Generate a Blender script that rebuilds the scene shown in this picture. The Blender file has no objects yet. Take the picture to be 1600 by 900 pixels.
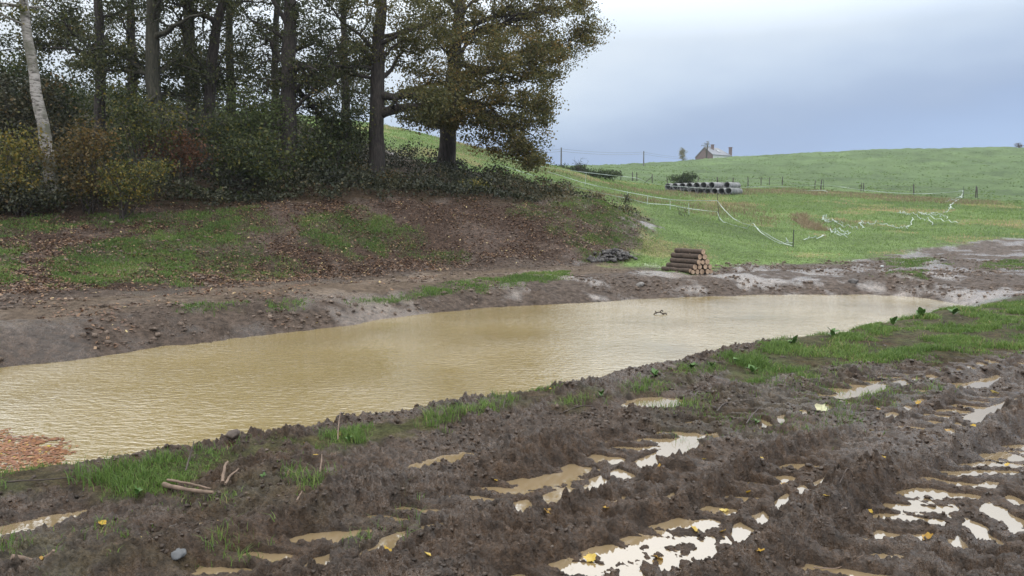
import bpy, math, random
import numpy as np
from mathutils import Vector
random.seed(7)
rng = np.random.default_rng(7)
scene = bpy.context.scene
COL = scene.collection

# ------------------------------------------------------------------ camera, sky, sun, exposure
F = 1164.0; PITCH = math.radians(5.4); CAMZ = 2.0
cam_d = bpy.data.cameras.new('camera'); cam = bpy.data.objects.new('camera', cam_d); COL.objects.link(cam)
cam.location = (0, 0, CAMZ); cam.rotation_euler = (math.pi/2 - PITCH, 0, 0)
cam_d.sensor_width = 36.0; cam_d.lens = 36.0*F/1600.0; cam_d.clip_start = 0.05; cam_d.clip_end = 3000
scene.camera = cam

SUN_EL, SUN_AZ = math.radians(52), math.radians(38)      # azimuth from +Y towards +X
world = bpy.data.worlds.new('World'); scene.world = world; world.use_nodes = True
wn = world.node_tree; wn.nodes.clear()
def N(t, ty, **kw):
    n = t.nodes.new(ty)
    for k, v in kw.items():
        if k.startswith('i_'):
            key = k[2:]; key = int(key) if key.isdigit() else key
            n.inputs[key].default_value = v
        else: setattr(n, k, v)
    return n
def L(t, a, b): t.links.new(a, b)
def math_(t, op, a, b=None, c=None, clamp=False):
    n = t.nodes.new('ShaderNodeMath'); n.operation = op; n.use_clamp = clamp
    for i, v in enumerate((a, b, c)):
        if v is None: continue
        if isinstance(v, (int, float)): n.inputs[i].default_value = v
        else: t.links.new(v, n.inputs[i])
    return n.outputs[0]
def ramp(t, fac, stops, interp='LINEAR'):
    n = t.nodes.new('ShaderNodeValToRGB'); cr = n.color_ramp; cr.interpolation = interp
    while len(cr.elements) < len(stops): cr.elements.new(0.5)
    for e, (p, c) in zip(cr.elements, stops):
        e.position = p; e.color = (c[0], c[1], c[2], 1)
    if fac is not None: t.links.new(fac, n.inputs[0])
    return n.outputs[0]
def mixc(t, fac, a, b, blend='MIX'):
    n = t.nodes.new('ShaderNodeMix'); n.data_type = 'RGBA'; n.blend_type = blend
    for i, v in ((0, fac), (6, a), (7, b)):
        if isinstance(v, (int, float)): n.inputs[i].default_value = v
        elif isinstance(v, tuple): n.inputs[i].default_value = (*v[:3], 1)
        else: t.links.new(v, n.inputs[i])
    return n.outputs[2]
def noise(t, vec, scale, detail=4, rough=0.55, dist=0.0):
    n = N(t, 'ShaderNodeTexNoise'); n.inputs['Scale'].default_value = scale
    n.inputs['Detail'].default_value = detail; n.inputs['Roughness'].default_value = rough
    n.inputs['Distortion'].default_value = dist
    if vec is not None: t.links.new(vec, n.inputs['Vector'])
    return n

tc = N(wn, 'ShaderNodeTexCoord')
sep = N(wn, 'ShaderNodeSeparateXYZ'); L(wn, tc.outputs['Generated'], sep.inputs[0])
mp = N(wn, 'ShaderNodeMapping'); mp.inputs['Scale'].default_value = (1.0, 1.0, 3.2)
L(wn, tc.outputs['Generated'], mp.inputs[0])
n1 = noise(wn, mp.outputs[0], 1.5, 6, 0.52)
n2 = noise(wn, mp.outputs[0], 4.2, 6, 0.55)
zz = math_(wn, 'MULTIPLY_ADD', math_(wn, 'SUBTRACT', n1.outputs[0], 0.5), 0.16, sep.outputs[2])
zz = math_(wn, 'MULTIPLY_ADD', math_(wn, 'SUBTRACT', n2.outputs[0], 0.5), 0.05, zz)
zz = math_(wn, 'MULTIPLY_ADD', sep.outputs[0], -0.14, zz)
cloud = ramp(wn, zz, [(0.0, (.37, .51, .76)), (.05, (.335, .46, .70)), (.09, (.315, .41, .595)), (.145, (.49, .60, .765)),
                      (.20, (.69, .775, .87)), (.28, (.78, .845, .91)), (.40, (.90, .94, .97)), (1.0, (1, 1, 1))], 'B_SPLINE')
# an overcast sky grows brighter towards the zenith
gain = math_(wn, 'MULTIPLY_ADD', math_(wn, 'MAXIMUM', math_(wn, 'SUBTRACT', sep.outputs[2], .22), 0.0), 6.8, 1.0)
gain = math_(wn, 'MINIMUM', gain, 2.2)
gn = N(wn, 'ShaderNodeVectorMath', operation='SCALE'); L(wn, cloud, gn.inputs[0]); L(wn, gain, gn.inputs['Scale'])
sky = N(wn, 'ShaderNodeTexSky', sky_type='NISHITA', sun_disc=False, sun_elevation=SUN_EL, sun_rotation=SUN_AZ,
        altitude=200, air_density=1.2, dust_density=3.0)
bgs = N(wn, 'ShaderNodeBackground'); L(wn, sky.outputs[0], bgs.inputs[0]); bgs.inputs[1].default_value = 0.06
bgc = N(wn, 'ShaderNodeBackground'); L(wn, gn.outputs[0], bgc.inputs[0]); bgc.inputs[1].default_value = 1.12
mx = N(wn, 'ShaderNodeMixShader'); mx.inputs[0].default_value = 0.90
L(wn, bgs.outputs[0], mx.inputs[1]); L(wn, bgc.outputs[0], mx.inputs[2])
wo = N(wn, 'ShaderNodeOutputWorld'); L(wn, mx.outputs[0], wo.inputs[0])

sd = bpy.data.lights.new('sun', 'SUN'); sun = bpy.data.objects.new('sun', sd); COL.objects.link(sun)
sd.energy = 0.5; sd.angle = math.radians(25); sd.color = (1, .97, .92)
sv = Vector((math.sin(SUN_AZ)*math.cos(SUN_EL), math.cos(SUN_AZ)*math.cos(SUN_EL), math.sin(SUN_EL)))
sun.rotation_euler = sv.to_track_quat('Z', 'Y').to_euler()
sun.location = (0, 0, 60)
vs = scene.view_settings; vs.view_transform = 'Standard'; vs.look = 'None'; vs.exposure = 0.05; vs.gamma = 1.0
vs.use_curve_mapping = False
scene.cycles.max_bounces = 6; scene.cycles.transparent_max_bounces = 8
scene.cycles.use_denoising = True

# ------------------------------------------------------------------ numpy helpers
def _h(ix, iy, seed):
    h = (ix.astype(np.int64)*374761393 + iy.astype(np.int64)*668265263 + seed*1442695041) & 0xFFFFFFFF
    h = ((h ^ (h >> 13))*1274126177) & 0xFFFFFFFF
    h = ((h ^ (h >> 16))*2246822519) & 0xFFFFFFFF
    return ((h ^ (h >> 15)) & 0xFFFFFF)/float(0xFFFFFF)
def gn2(x, y, seed=0):
    x0 = np.floor(x); y0 = np.floor(y); fx = x-x0; fy = y-y0
    u = fx*fx*fx*(fx*(fx*6-15)+10); v = fy*fy*fy*(fy*(fy*6-15)+10)
    def g(dx, dy):
        a = _h(x0+dx, y0+dy, seed)*2*np.pi
        return np.cos(a)*(fx-dx)+np.sin(a)*(fy-dy)
    return ((g(0,0)*(1-u)+g(1,0)*u)*(1-v)+(g(0,1)*(1-u)+g(1,1)*u)*v)*1.5
def fbm(x, y, octv=4, seed=0, gain=.5):
    s = np.zeros_like(x, dtype=float); a = 1.0; f = 1.0
    for o in range(octv):
        s += a*gn2(x*f+17.3*o, y*f-9.1*o, seed+o); a *= gain; f *= 2.03
    return s
def worley(x, y, seed=0):
    x0 = np.floor(x); y0 = np.floor(y); best = np.full(np.shape(x), 9.0); val = np.zeros(np.shape(x))
    for dx in (-1, 0, 1):
        for dy in (-1, 0, 1):
            cx = x0+dx; cy = y0+dy
            d = (cx+_h(cx, cy, seed)-x)**2+(cy+_h(cx, cy, seed+5)-y)**2
            m = d < best; best = np.where(m, d, best); val = np.where(m, _h(cx, cy, seed+9), val)
    return np.sqrt(best), val
def sst(a, b, x):
    t = np.clip((x-a)/(b-a), 0, 1); return t*t*(3-2*t)
def ray(px, py):
    dx = (px-800)/F; dy = (450-py)/F
    return dx, math.cos(PITCH)+dy*math.sin(PITCH), -math.sin(PITCH)+dy*math.cos(PITCH)
def at(px, py, depth):
    x, y, z = ray(px, py); t = depth/y
    return Vector((x*t, depth, CAMZ+z*t))
def atz(px, py, z):
    x, y, zz_ = ray(px, py); t = (z-CAMZ)/zz_
    return Vector((x*t, y*t, z))

# ------------------------------------------------------------------ macro terrain
DX, DY = .7829, .6221                         # direction of the wheel tracks / near bank
def sn(x, y): return x*DX+y*DY, -x*DY+y*DX
ctl = []
def c(px, py, d): p = at(px, py, d); ctl.append((p.x, p.y, p.z))
def cz(px, py, z): p = atz(px, py, z); ctl.append((p.x, p.y, p.z))
def cw(x, y, z): ctl.append((x, y, z))
# pond far shore and pond bottom
for px, py in ((-150,590),(0,575),(250,545),(500,515),(700,487),(900,474),(1050,466),(1150,463),(1300,461),(1400,462),(1470,472)):
    cz(px, py, 0.0); p = atz(px, py, 0.0); r = math.hypot(p.x, p.y)
    cw(p.x*(1-1.1/r), p.y*(1-1.1/r), -.38)
cw(9.0,16.2,-.3); cw(6,14,-.5); cw(1,12,-.6); cw(-3,9.5,-.6); cw(-6,7,-.5); cw(-9,6,-.5); cw(-3,7,-.5); cw(2,10.5,-.5); cw(6.5,13.0,-.3); cw(-12,5.5,-.5)
cw(11.4,18.0,.25); cw(11.0,16.0,.30)
# lip of far shore, path, toe of bank
for px, py, z in ((-150,530,.34),(0,515,.34),(250,495,.36),(500,475,.36),(700,455,.34),(900,443,.36),(1050,436,.36),(1200,430,.36),(1350,428,.36)): cz(px, py, z)
for px, py, z in ((-150,495,.42),(0,482,.42),(250,460,.42),(500,447,.44),(700,432,.44),(900,422,.45),(1000,420,.42),(1080,424,.40),(1180,418,.42)): cz(px, py, z)
for px, py, z in ((-150,478,.5),(0,462,.50),(250,445,.48),(500,425,.5),(700,414,.55),(900,408,.6)): cz(px, py, z)
# bank face and top
for q in ((-150,400,17.5),(0,395,18),(250,385,20.3),(500,370,22.8),(700,365,24.8),(900,360,27),
          (-150,350,20.5),(0,338,21),(300,326,23.5),(450,316,25),(600,312,26.5),(800,316,28.5),(950,322,31),(1000,345,32),
          (1050,352,34),(1090,372,30.5),(1130,388,28.5),(1000,325,37),(1050,331,37.5),(1000,312,45),(1000,385,27),(1050,375,29),(1080,400,26.5)): c(*q)
# under the trees, hill on the left
for q in ((85,316,22.5),(300,296,26.5),(450,284,29.5),(590,287,31.5),(700,266,38),(800,285,36),
          (-150,150,50),(0,150,48),(200,165,50),(350,180,55),(500,190,62),(600,196,70),(700,222,72),(840,259,72),
          (0,240,30),(200,245,32),(400,240,36),(600,245,44),(720,246,48),(850,288,46),(900,270,62),(950,306,40),(920,318,34)): c(*q)
for q in ((-150,165,75),(0,165,75),(250,190,85),(500,215,100),(700,243,105),(840,265,110),(920,266,120)): c(*q)
# meadow on the right, fence line, crest
for q in ((1120,345,40),(1240,386,32),(1150,408,25.5),(1300,410,25),(1300,366,36),(1400,342,47),(1550,322,60),(1600,345,45),(1750,345,45),
          (1000,286,95),(1100,292,88),(1200,291,86),(1300,298,84),(1430,304,82),(1525,310,80),(1700,312,80),(1050,303,66),(1100,303,69),(1160,303,68),
          (1000,300,62),(1600,377,32),(1600,430,20),(1500,440,19.5),(1600,460,17),(1750,425,20),(1750,380,32),(1400,425,20.5),
          (950,264,150),(1050,254,185),(1140,246,200),(1300,237,205),(1450,232,208),(1600,231,210),(1750,229,210),
          (1600,262,140),(1300,265,140),(1100,268,140),(1000,270,130)): c(*q)
for q in ((950,266,230),(1100,256,235),(1300,244,245),(1600,238,250),(1750,236,250),(950,276,400),(1300,262,420),(1700,258,420),(0,200,300),(500,240,300)): c(*q)
ctl = np.array(ctl)
AZM = math.radians(39)
def lp(x, y):
    r = np.maximum(np.hypot(x, y), 3.0); a = np.clip(np.arctan2(x, y), -AZM, AZM)
    return a, np.log(r), r
ca, cl, cr_ = lp(ctl[:,0], ctl[:,1]); ce = (ctl[:,2]-CAMZ)/cr_
def tk(d2): return np.where(d2 > 1e-12, d2*np.log(np.maximum(d2, 1e-12)), 0)
n_ = len(ctl); K = tk((ca[:,None]-ca)**2+(cl[:,None]-cl)**2)+np.eye(n_)*1e-4
P = np.stack([np.ones(n_), ca, cl], 1)
A_ = np.block([[K, P], [P.T, np.zeros((3,3))]])
W_ = np.linalg.solve(A_, np.concatenate([ce, np.zeros(3)]))
def tps(x, y):
    sh = np.shape(x); x = np.ravel(x); y = np.ravel(y); out = np.empty(len(x))
    for i in range(0, len(x), 60000):
        a, l, r = lp(x[i:i+60000], y[i:i+60000]); l = np.minimum(l, math.log(430))
        e = W_[n_]+W_[n_+1]*a+W_[n_+2]*l
        e = e+tk((a[:,None]-ca)**2+(l[:,None]-cl)**2)@W_[:n_]
        out[i:i+60000] = CAMZ+e*np.minimum(r, 430)
    return out.reshape(sh)
BASE = .37
def crest(s): return 5.42+.10*np.sin(s*.9+.6)+.07*np.sin(s*2.3)+.30*sst(2.0,-2.5,s)
def strip(s, n):
    cn = crest(s)
    z = BASE-.02*sst(3.6,5.2,n)+.04*np.exp(-((n-cn+.25)/.3)**2)
    z = z-(BASE+.35)*sst(cn-.05, cn+1.1, n)
    return z
def macro(x, y):
    x = np.asarray(x, float); y = np.asarray(y, float)
    s, n = sn(x, y); cn = crest(s)
    w = sst(cn+.6, cn+2.2, n)
    r = np.hypot(x, y)
    endw = sst(14.0, 16.5, s)                              # beyond the right end of the pond the bank runs on level
    st = strip(s, n); st = st*(1-endw)+(.34+.0*s)*endw*(n < 40)+0*st
    t = tps(x, y)
    w = np.where(y < 1.0, 0*w, w)
    w2 = np.clip(w*(1-endw)+endw*sst(4.5, 7.5, n), 0, 1)
    # to the left and behind the camera the pond and bank fade into level ground
    far = sst(26, 45, r)
    w2 = np.maximum(w2, far*(y > 1))
    z = st*(1-w2)+t*w2
    return z
def gz(x, y): return float(macro(np.array([x]), np.array([y]))[0])
def hit(px, py, dmin=2.0, dmax=420):
    d = np.exp(np.linspace(math.log(dmin), math.log(dmax), 900)); rx, ry, rz = ray(px, py)
    x = rx/ry*d; z = CAMZ+rz/ry*d; h = macro(x, d); k = np.nonzero(z <= h)[0]
    i = k[0] if len(k) else len(d)-1
    if i > 0 and len(k):
        a = z[i-1]-h[i-1]; b = z[i]-h[i]; f = a/(a-b+1e-9); dd = d[i-1]+f*(d[i]-d[i-1])
    else: dd = d[i]
    return Vector((rx/ry*dd, dd, CAMZ+rz/ry*dd))
def poly(pts, **k): return np.array([[v.x, v.y] for v in (hit(*p, **k) for p in pts)])
def inpoly(x, y, P_, soft):
    """signed distance to a world polygon -> soft mask"""
    bx0, by0 = P_.min(0)-3*soft; bx1, by1 = P_.max(0)+3*soft
    m = (x > bx0) & (x < bx1) & (y > by0) & (y < by1); out = np.zeros(x.shape)
    if not m.any(): return out
    X = x[m]; Y = y[m]; d = np.full(X.shape, 1e9); ins = np.zeros(X.shape, bool)
    for i in range(len(P_)):
        a = P_[i]; b = P_[(i+1) % len(P_)]; e = b-a; l2 = e@e+1e-9
        t = np.clip(((X-a[0])*e[0]+(Y-a[1])*e[1])/l2, 0, 1)
        d = np.minimum(d, np.hypot(X-a[0]-t*e[0], Y-a[1]-t*e[1]))
        cnd = ((a[1] > Y) != (b[1] > Y)) & (X < (b[0]-a[0])*(Y-a[1])/(b[1]-a[1]+1e-12)+a[0]); ins ^= cnd
    sd_ = np.where(ins, d, -d); out[m] = sst(-soft, soft, sd_+soft*1.3*fbm(X*.9/soft*.6, Y*.9/soft*.6, 3, 31))
    return out

# ------------------------------------------------------------------ mesh helpers
def mesh_np(name, V, Fc, mat=None, parent=None, smooth=False, attrs=None, world=True):
    V = np.asarray(V, np.float32); Fc = np.asarray(Fc, np.int32); me = bpy.data.meshes.new(name)
    k = Fc.shape[1]; me.vertices.add(len(V)); me.vertices.foreach_set('co', V.ravel())
    me.loops.add(Fc.size); me.loops.foreach_set('vertex_index', Fc.ravel())
    me.polygons.add(len(Fc)); me.polygons.foreach_set('loop_start', np.arange(0, Fc.size, k, dtype=np.int32))
    me.polygons.foreach_set('loop_total', np.full(len(Fc), k, np.int32))
    if smooth: me.polygons.foreach_set('use_smooth', np.ones(len(Fc), bool))
    for an, (ty, dat) in (attrs or {}).items():
        a = me.attributes.new(an, ty, 'POINT')
        a.data.foreach_set('color' if ty == 'FLOAT_COLOR' else 'value', np.asarray(dat, np.float32).ravel())
    me.update(calc_edges=True); me.validate()
    if mat: me.materials.append(mat)
    o = bpy.data.objects.new(name, me); COL.objects.link(o)
    if parent:
        o.parent = parent
        if world: o.location = -Vector(parent.location)
    return o
def empty(name, loc=(0,0,0)):
    o = bpy.data.objects.new(name, None); COL.objects.link(o); o.location = loc; o.empty_display_size = .2; return o
def tag(o, label=None, cat=None, group=None, kind=None):
    if label: o['label'] = label
    if cat: o['category'] = cat
    if group: o['group'] = group
    if kind: o['kind'] = kind
    return o
class MB:
    def __init__(s): s.V = []; s.Q = []; s.n = 0
    def add(s, V, Q):
        V = np.asarray(V, float); Q = np.asarray(Q, int)
        if Q.shape[1] == 3: Q = np.concatenate([Q, Q[:, 2:3]], 1)
        s.V.append(V); s.Q.append(Q+s.n); s.n += len(V)
    def tube(s, pts, rad, k=8, cap=True, jit=0):
        P_ = np.array(pts, float); m = len(P_); rad = np.broadcast_to(np.asarray(rad, float), (m,))
        T = np.gradient(P_, axis=0); T /= np.linalg.norm(T, axis=1)[:,None]+1e-12
        up = np.array([0,0,1.]) if abs(T[0][2]) < .9 else np.array([1.,0,0])
        A = np.cross(T, up); bad = np.linalg.norm(A, axis=1) < 1e-3
        A[bad] = np.cross(T[bad], [1., .3, 0]); A /= np.linalg.norm(A, axis=1)[:,None]
        B = np.cross(T, A); th = np.arange(k)*2*np.pi/k
        rr = rad[:,None]*np.ones(k)
        if jit: rr = rr*(1+jit*rng.normal(size=(m, k)))
        V = P_[:,None,:]+rr[:,:,None]*(np.cos(th)[None,:,None]*A[:,None,:]+np.sin(th)[None,:,None]*B[:,None,:])
        V = V.reshape(-1, 3); i = np.arange(m-1)[:,None]*k; j = np.arange(k)[None,:]; j2 = (j+1) % k
        Q = np.stack([i+j, i+j2, i+k+j2, i+k+j], -1).reshape(-1, 4)
        s.add(V, Q)
        if cap:
            for e, ce_ in ((0, P_[0]), (m-1, P_[-1])):
                ring = V[e*k:(e+1)*k]; VV = np.vstack([ring, ce_]); jj = np.arange(k)
                s.add(VV, np.stack([jj, (jj+1) % k, np.full(k, k)], 1))
    def box(s, c_, sz, R=None):
        h = np.array(sz)/2; v = np.array([[x, y, z] for x in (-1,1) for y in (-1,1) for z in (-1,1)])*h
        if R is not None: v = v@np.array(R).T
        s.add(v+np.array(c_), [[0,1,3,2],[4,6,7,5],[0,4,5,1],[2,3,7,6],[0,2,6,4],[1,5,7,3]])
    def build(s, name, mat, parent=None, smooth=False, attrs=None):
        V = np.vstack(s.V); Q = np.vstack(s.Q)
        me = bpy.data.meshes.new(name)
        fl = [tuple(q) if q[2] != q[3] else tuple(q[:3]) for q in Q.tolist()]
        me.from_pydata(V.tolist(), [], fl); me.update()
        if smooth: me.polygons.foreach_set('use_smooth', np.ones(len(fl), bool))
        if mat: me.materials.append(mat)
        for an, (ty, dat) in (attrs or {}).items():
            a = me.attributes.new(an, ty, 'POINT'); a.data.foreach_set('value', np.asarray(dat, np.float32).ravel())
        o = bpy.data.objects.new(name, me); COL.objects.link(o)
        if parent: o.parent = parent; o.location = -Vector(parent.location)
        return o

# ------------------------------------------------------------------ materials
def newmat(name):
    m = bpy.data.materials.new(name); m.use_nodes = True; t = m.node_tree; b = t.nodes['Principled BSDF']; return m, t, b
def bump(t, b, h, dist, strength=1.0):
    n = N(t, 'ShaderNodeBump'); n.inputs['Strength'].default_value = strength; n.inputs['Distance'].default_value = dist
    L(t, h, n.inputs['Height']); L(t, n.outputs[0], b.inputs['Normal'])
def attr(t, name): return N(t, 'ShaderNodeAttribute', attribute_name=name)
def simple(name, c1, c2=None, scale=6, rough=.7, bd=.01, stretch=None, spec=.4):
    m, t, b = newmat(name); co = N(t, 'ShaderNodeTexCoord').outputs['Object']
    if stretch:
        mp_ = N(t, 'ShaderNodeMapping'); mp_.inputs['Scale'].default_value = stretch; L(t, co, mp_.inputs[0]); co = mp_.outputs[0]
    nz = noise(t, co, scale, 6, .6)
    c2 = c2 or tuple(v*.6 for v in c1)
    cc = ramp(t, nz.outputs[0], [(.3, c2), (.68, c1)]); L(t, cc, b.inputs['Base Color'])
    b.inputs['Roughness'].default_value = rough; b.inputs['Specular IOR Level'].default_value = spec
    if bd: bump(t, b, nz.outputs[0], bd)
    return m
def leafmat(name, stops, trans=.3, rough=.55):
    m, t, b = newmat(name); a = attr(t, 'v'); cc = ramp(t, a.outputs['Fac'], stops)
    L(t, cc, b.inputs['Base Color']); b.inputs['Roughness'].default_value = rough
    b.inputs['Specular IOR Level'].default_value = .35
    tr = N(t, 'ShaderNodeBsdfTranslucent'); L(t, cc, tr.inputs[0]); ms = N(t, 'ShaderNodeMixShader'); ms.inputs[0].default_value = trans
    L(t, b.outputs[0], ms.inputs[1]); L(t, tr.outputs[0], ms.inputs[2]); L(t, ms.outputs[0], t.nodes['Material Output'].inputs[0])
    return m

# ground: vertex attributes carry what the soil is (colour of the stuff, wetness, relief); the shader adds grain
def ground_material():
    m, t, b = newmat('ground'); co = N(t, 'ShaderNodeNewGeometry').outputs['Position']
    colr = attr(t, 'soil').outputs['Color']; wet = attr(t, 'wet').outputs['Fac']; grs = attr(t, 'grassy').outputs['Fac']
    far = attr(t, 'fine').outputs['Fac']
    a1 = noise(t, co, 55, 5, .65); a2 = noise(t, co, 9, 5, .6); a3 = noise(t, co, 1.3, 5, .6)
    k = math_(t, 'MAXIMUM', math_(t, 'MULTIPLY_ADD', a1.outputs[0], 2.8, -.4), .25); k2 = math_(t, 'MAXIMUM', math_(t, 'MULTIPLY_ADD', a2.outputs[0], 2.8, -.4), .3)
    k3 = math_(t, 'MULTIPLY_ADD', a3.outputs[0], .8, .6)
    kk = math_(t, 'MULTIPLY', math_(t, 'MULTIPLY', k, k2), k3)
    sc = N(t, 'ShaderNodeVectorMath', operation='SCALE'); L(t, colr, sc.inputs[0]); L(t, kk, sc.inputs['Scale'])
    L(t, sc.outputs[0], b.inputs['Base Color'])
    rr = math_(t, 'SUBTRACT', .80, math_(t, 'MULTIPLY', wet, math_(t, 'MULTIPLY_ADD', a2.outputs[0], 2.6, -.70)))
    L(t, math_(t, 'MAXIMUM', rr, .13), b.inputs['Roughness'])
    L(t, math_(t, 'MULTIPLY_ADD', wet, .42, .10), b.inputs['Specular IOR Level'])
    a4 = noise(t, co, 26, 5, .7)
    hs = math_(t, 'ADD', math_(t, 'MULTIPLY', a1.outputs[0], .5), math_(t, 'ADD', a2.outputs[0], a4.outputs[0]))
    n = N(t, 'ShaderNodeBump'); n.inputs['Strength'].default_value = .85; L(t, hs, n.inputs['Height'])
    L(t, far, n.inputs['Distance']); L(t, n.outputs[0], b.inputs['Normal'])
    return m
M_ground = ground_material()
def water_material(name, col, ripple, rscale, ior=1.33, rough=.03, var=.15, stretch=(1,1,1), rot=0):
    m, t, b = newmat(name); co = N(t, 'ShaderNodeNewGeometry').outputs['Position']
    mp_ = N(t, 'ShaderNodeMapping'); mp_.inputs['Scale'].default_value = stretch; mp_.inputs['Rotation'].default_value = (0,0,rot); L(t, co, mp_.inputs[0])
    big = noise(t, co, .35, 4, .5)
    cc = ramp(t, big.outputs[0], [(.3, tuple(v*(1-var) for v in col)), (.7, tuple(v*(1+var*.5) for v in col))])
    L(t, cc, b.inputs['Base Color']); b.inputs['Roughness'].default_value = rough; b.inputs['IOR'].default_value = ior
    if ripple:
        a1 = noise(t, mp_.outputs[0], rscale, 3, .5, .6); a2 = noise(t, mp_.outputs[0], rscale*2.7, 2, .5)
        patch = noise(t, co, .33, 4, .55)
        am = math_(t, 'MAXIMUM', math_(t, 'MULTIPLY_ADD', patch.outputs[0], 4.2, -1.2), .25)
        h = math_(t, 'MULTIPLY', math_(t, 'MULTIPLY_ADD', a2.outputs[0], .35, a1.outputs[0]), am)
        bump(t, b, h, ripple)
    return m
M_pond = water_material('pond_water', (.272, .208, .092), .017, 9.0, ior=3.1, rough=.03, stretch=(.75, 1.5, 1), rot=math.radians(8))
M_puddle = water_material('puddle_water', (.23, .168, .092), .0006, 5.0, ior=2.9, rough=.02)

M_bark = simple('oak_bark', (.080, .066, .056), (.024, .020, .018), 5, .9, .05, (3.2, 3.2, .6))
M_barkg = simple('mossy_bark', (.092, .084, .060), (.028, .027, .019), 5, .9, .05, (3, 3, .6))
def birch():
    m, t, b = newmat('birch_bark'); co = N(t, 'ShaderNodeTexCoord').outputs['Object']
    mp_ = N(t, 'ShaderNodeMapping'); mp_.inputs['Scale'].default_value = (2.2, 2.2, 7); L(t, co, mp_.inputs[0])
    a = noise(t, mp_.outputs[0], 2.2, 6, .7); a2 = noise(t, co, 1.6, 4, .6)
    c1 = ramp(t, a.outputs[0], [(.40, (.07,.06,.05)), (.50, (.34,.31,.28)), (.8, (.50,.47,.43))])
    c2 = mixc(t, ramp(t, a2.outputs[0], [(.45, (0,0,0)), (.62, (1,1,1))]), c1, (.12,.115,.08))
    L(t, c2, b.inputs['Base Color']); b.inputs['Roughness'].default_value = .75; bump(t, b, a.outputs[0], .02); return m
M_birch = birch()
M_oakleaf = leafmat('oak_leaves', [(0, (0.029,0.037,0.015)), (.35, (0.066,0.078,0.029)), (.62, (0.116,0.117,0.041)), (.82, (0.165,0.133,0.046)), (1, (0.225,0.145,0.043))], .35)
M_oakrust = leafmat('turning_oak_leaves', [(0, (0.060,0.067,0.024)), (.35, (0.127,0.125,0.041)), (.62, (0.199,0.164,0.054)), (.85, (0.262,0.175,0.054)), (1, (0.317,0.191,0.054))], .38)
M_hazel = leafmat('hazel_leaves', [(0, (0.021,0.033,0.013)), (.4, (0.062,0.078,0.022)), (.7, (0.150,0.136,0.028)), (1, (0.262,0.183,0.034))], .35)
M_orange = leafmat('orange_leaves', [(0, (0.031,0.032,0.014)), (.4, (0.092,0.072,0.023)), (.75, (0.159,0.094,0.026)), (1, (0.202,0.145,0.041))], .35)
M_red = leafmat('red_leaves', [(0, (.04,.03,.015)), (.5, (.12,.05,.025)), (1, (.18,.09,.035))], .3)
M_dark = leafmat('ivy_leaves', [(0, (.014,.018,.009)), (.4, (.032,.038,.018)), (.7, (.062,.060,.028)), (.9, (.10,.082,.036)), (1, (.15,.10,.04))], .2, .5)
M_green = leafmat('green_leaves', [(0, (0.030,0.050,0.017)), (.5, (0.075,0.101,0.029)), (1, (0.150,0.158,0.043))], .3)
M_grass = leafmat('grass_blades', [(0, (0.057,0.099,0.026)), (.5, (0.122,0.204,0.046)), (.85, (0.212,0.289,0.077)), (1, (0.422,0.315,0.173))], .35)
M_pasture = leafmat('pasture_blades', [(0, (0.112,0.167,0.054)), (.5, (0.187,0.279,0.080)), (.85, (0.281,0.355,0.116)), (1, (0.507,0.363,0.213))], .35)
M_dry = leafmat('dry_grass', [(0, (0.125,0.094,0.054)), (.5, (0.250,0.188,0.115)), (1, (0.413,0.312,0.203))], .3)
M_litter = leafmat('leaf_litter', [(0, (0.058,0.036,0.027)), (.4, (0.140,0.079,0.051)), (.75, (0.246,0.140,0.075)), (.93, (0.351,0.242,0.150)), (1, (0.491,0.383,0.180))], .15)
M_float = leafmat('floating_leaves', [(0, (.10,.04,.02)), (.5, (.24,.095,.04)), (.85, (.34,.16,.06)), (.97, (.40,.25,.10)), (1, (.50,.40,.07))], .1, .35)
M_yleaf = leafmat('yellow_leaf', [(0, (.36,.20,.03)), (.5, (.55,.36,.04)), (1, (.62,.48,.14))], .25, .4)

# ------------------------------------------------------------------ the ground sheet
def rows():
    r = list(np.exp(np.linspace(math.log(.4), math.log(2.35), 14)))
    x = 2.4
    while x < 12: r.append(x); x *= 1.004
    while x < 34: r.append(x); x *= 1.0066
    while x < 110: r.append(x); x *= 1.014
    while x < 760: r.append(x); x *= 1.03
    return np.array(r)
RR = rows(); half = math.radians(40)
AZ = np.concatenate([np.linspace(-math.pi, -half, 62)[:-1], np.linspace(-half, half, 690), np.linspace(half, math.pi, 62)[1:-1]])
gX = RR[:,None]*np.sin(AZ)[None,:]; gY = RR[:,None]*np.cos(AZ)[None,:]
gS, gN = sn(gX, gY); gR = RR[:,None]+0*gX
gM = macro(gX, gY)
WL = BASE-.069                                   # water level in the ruts

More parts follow.
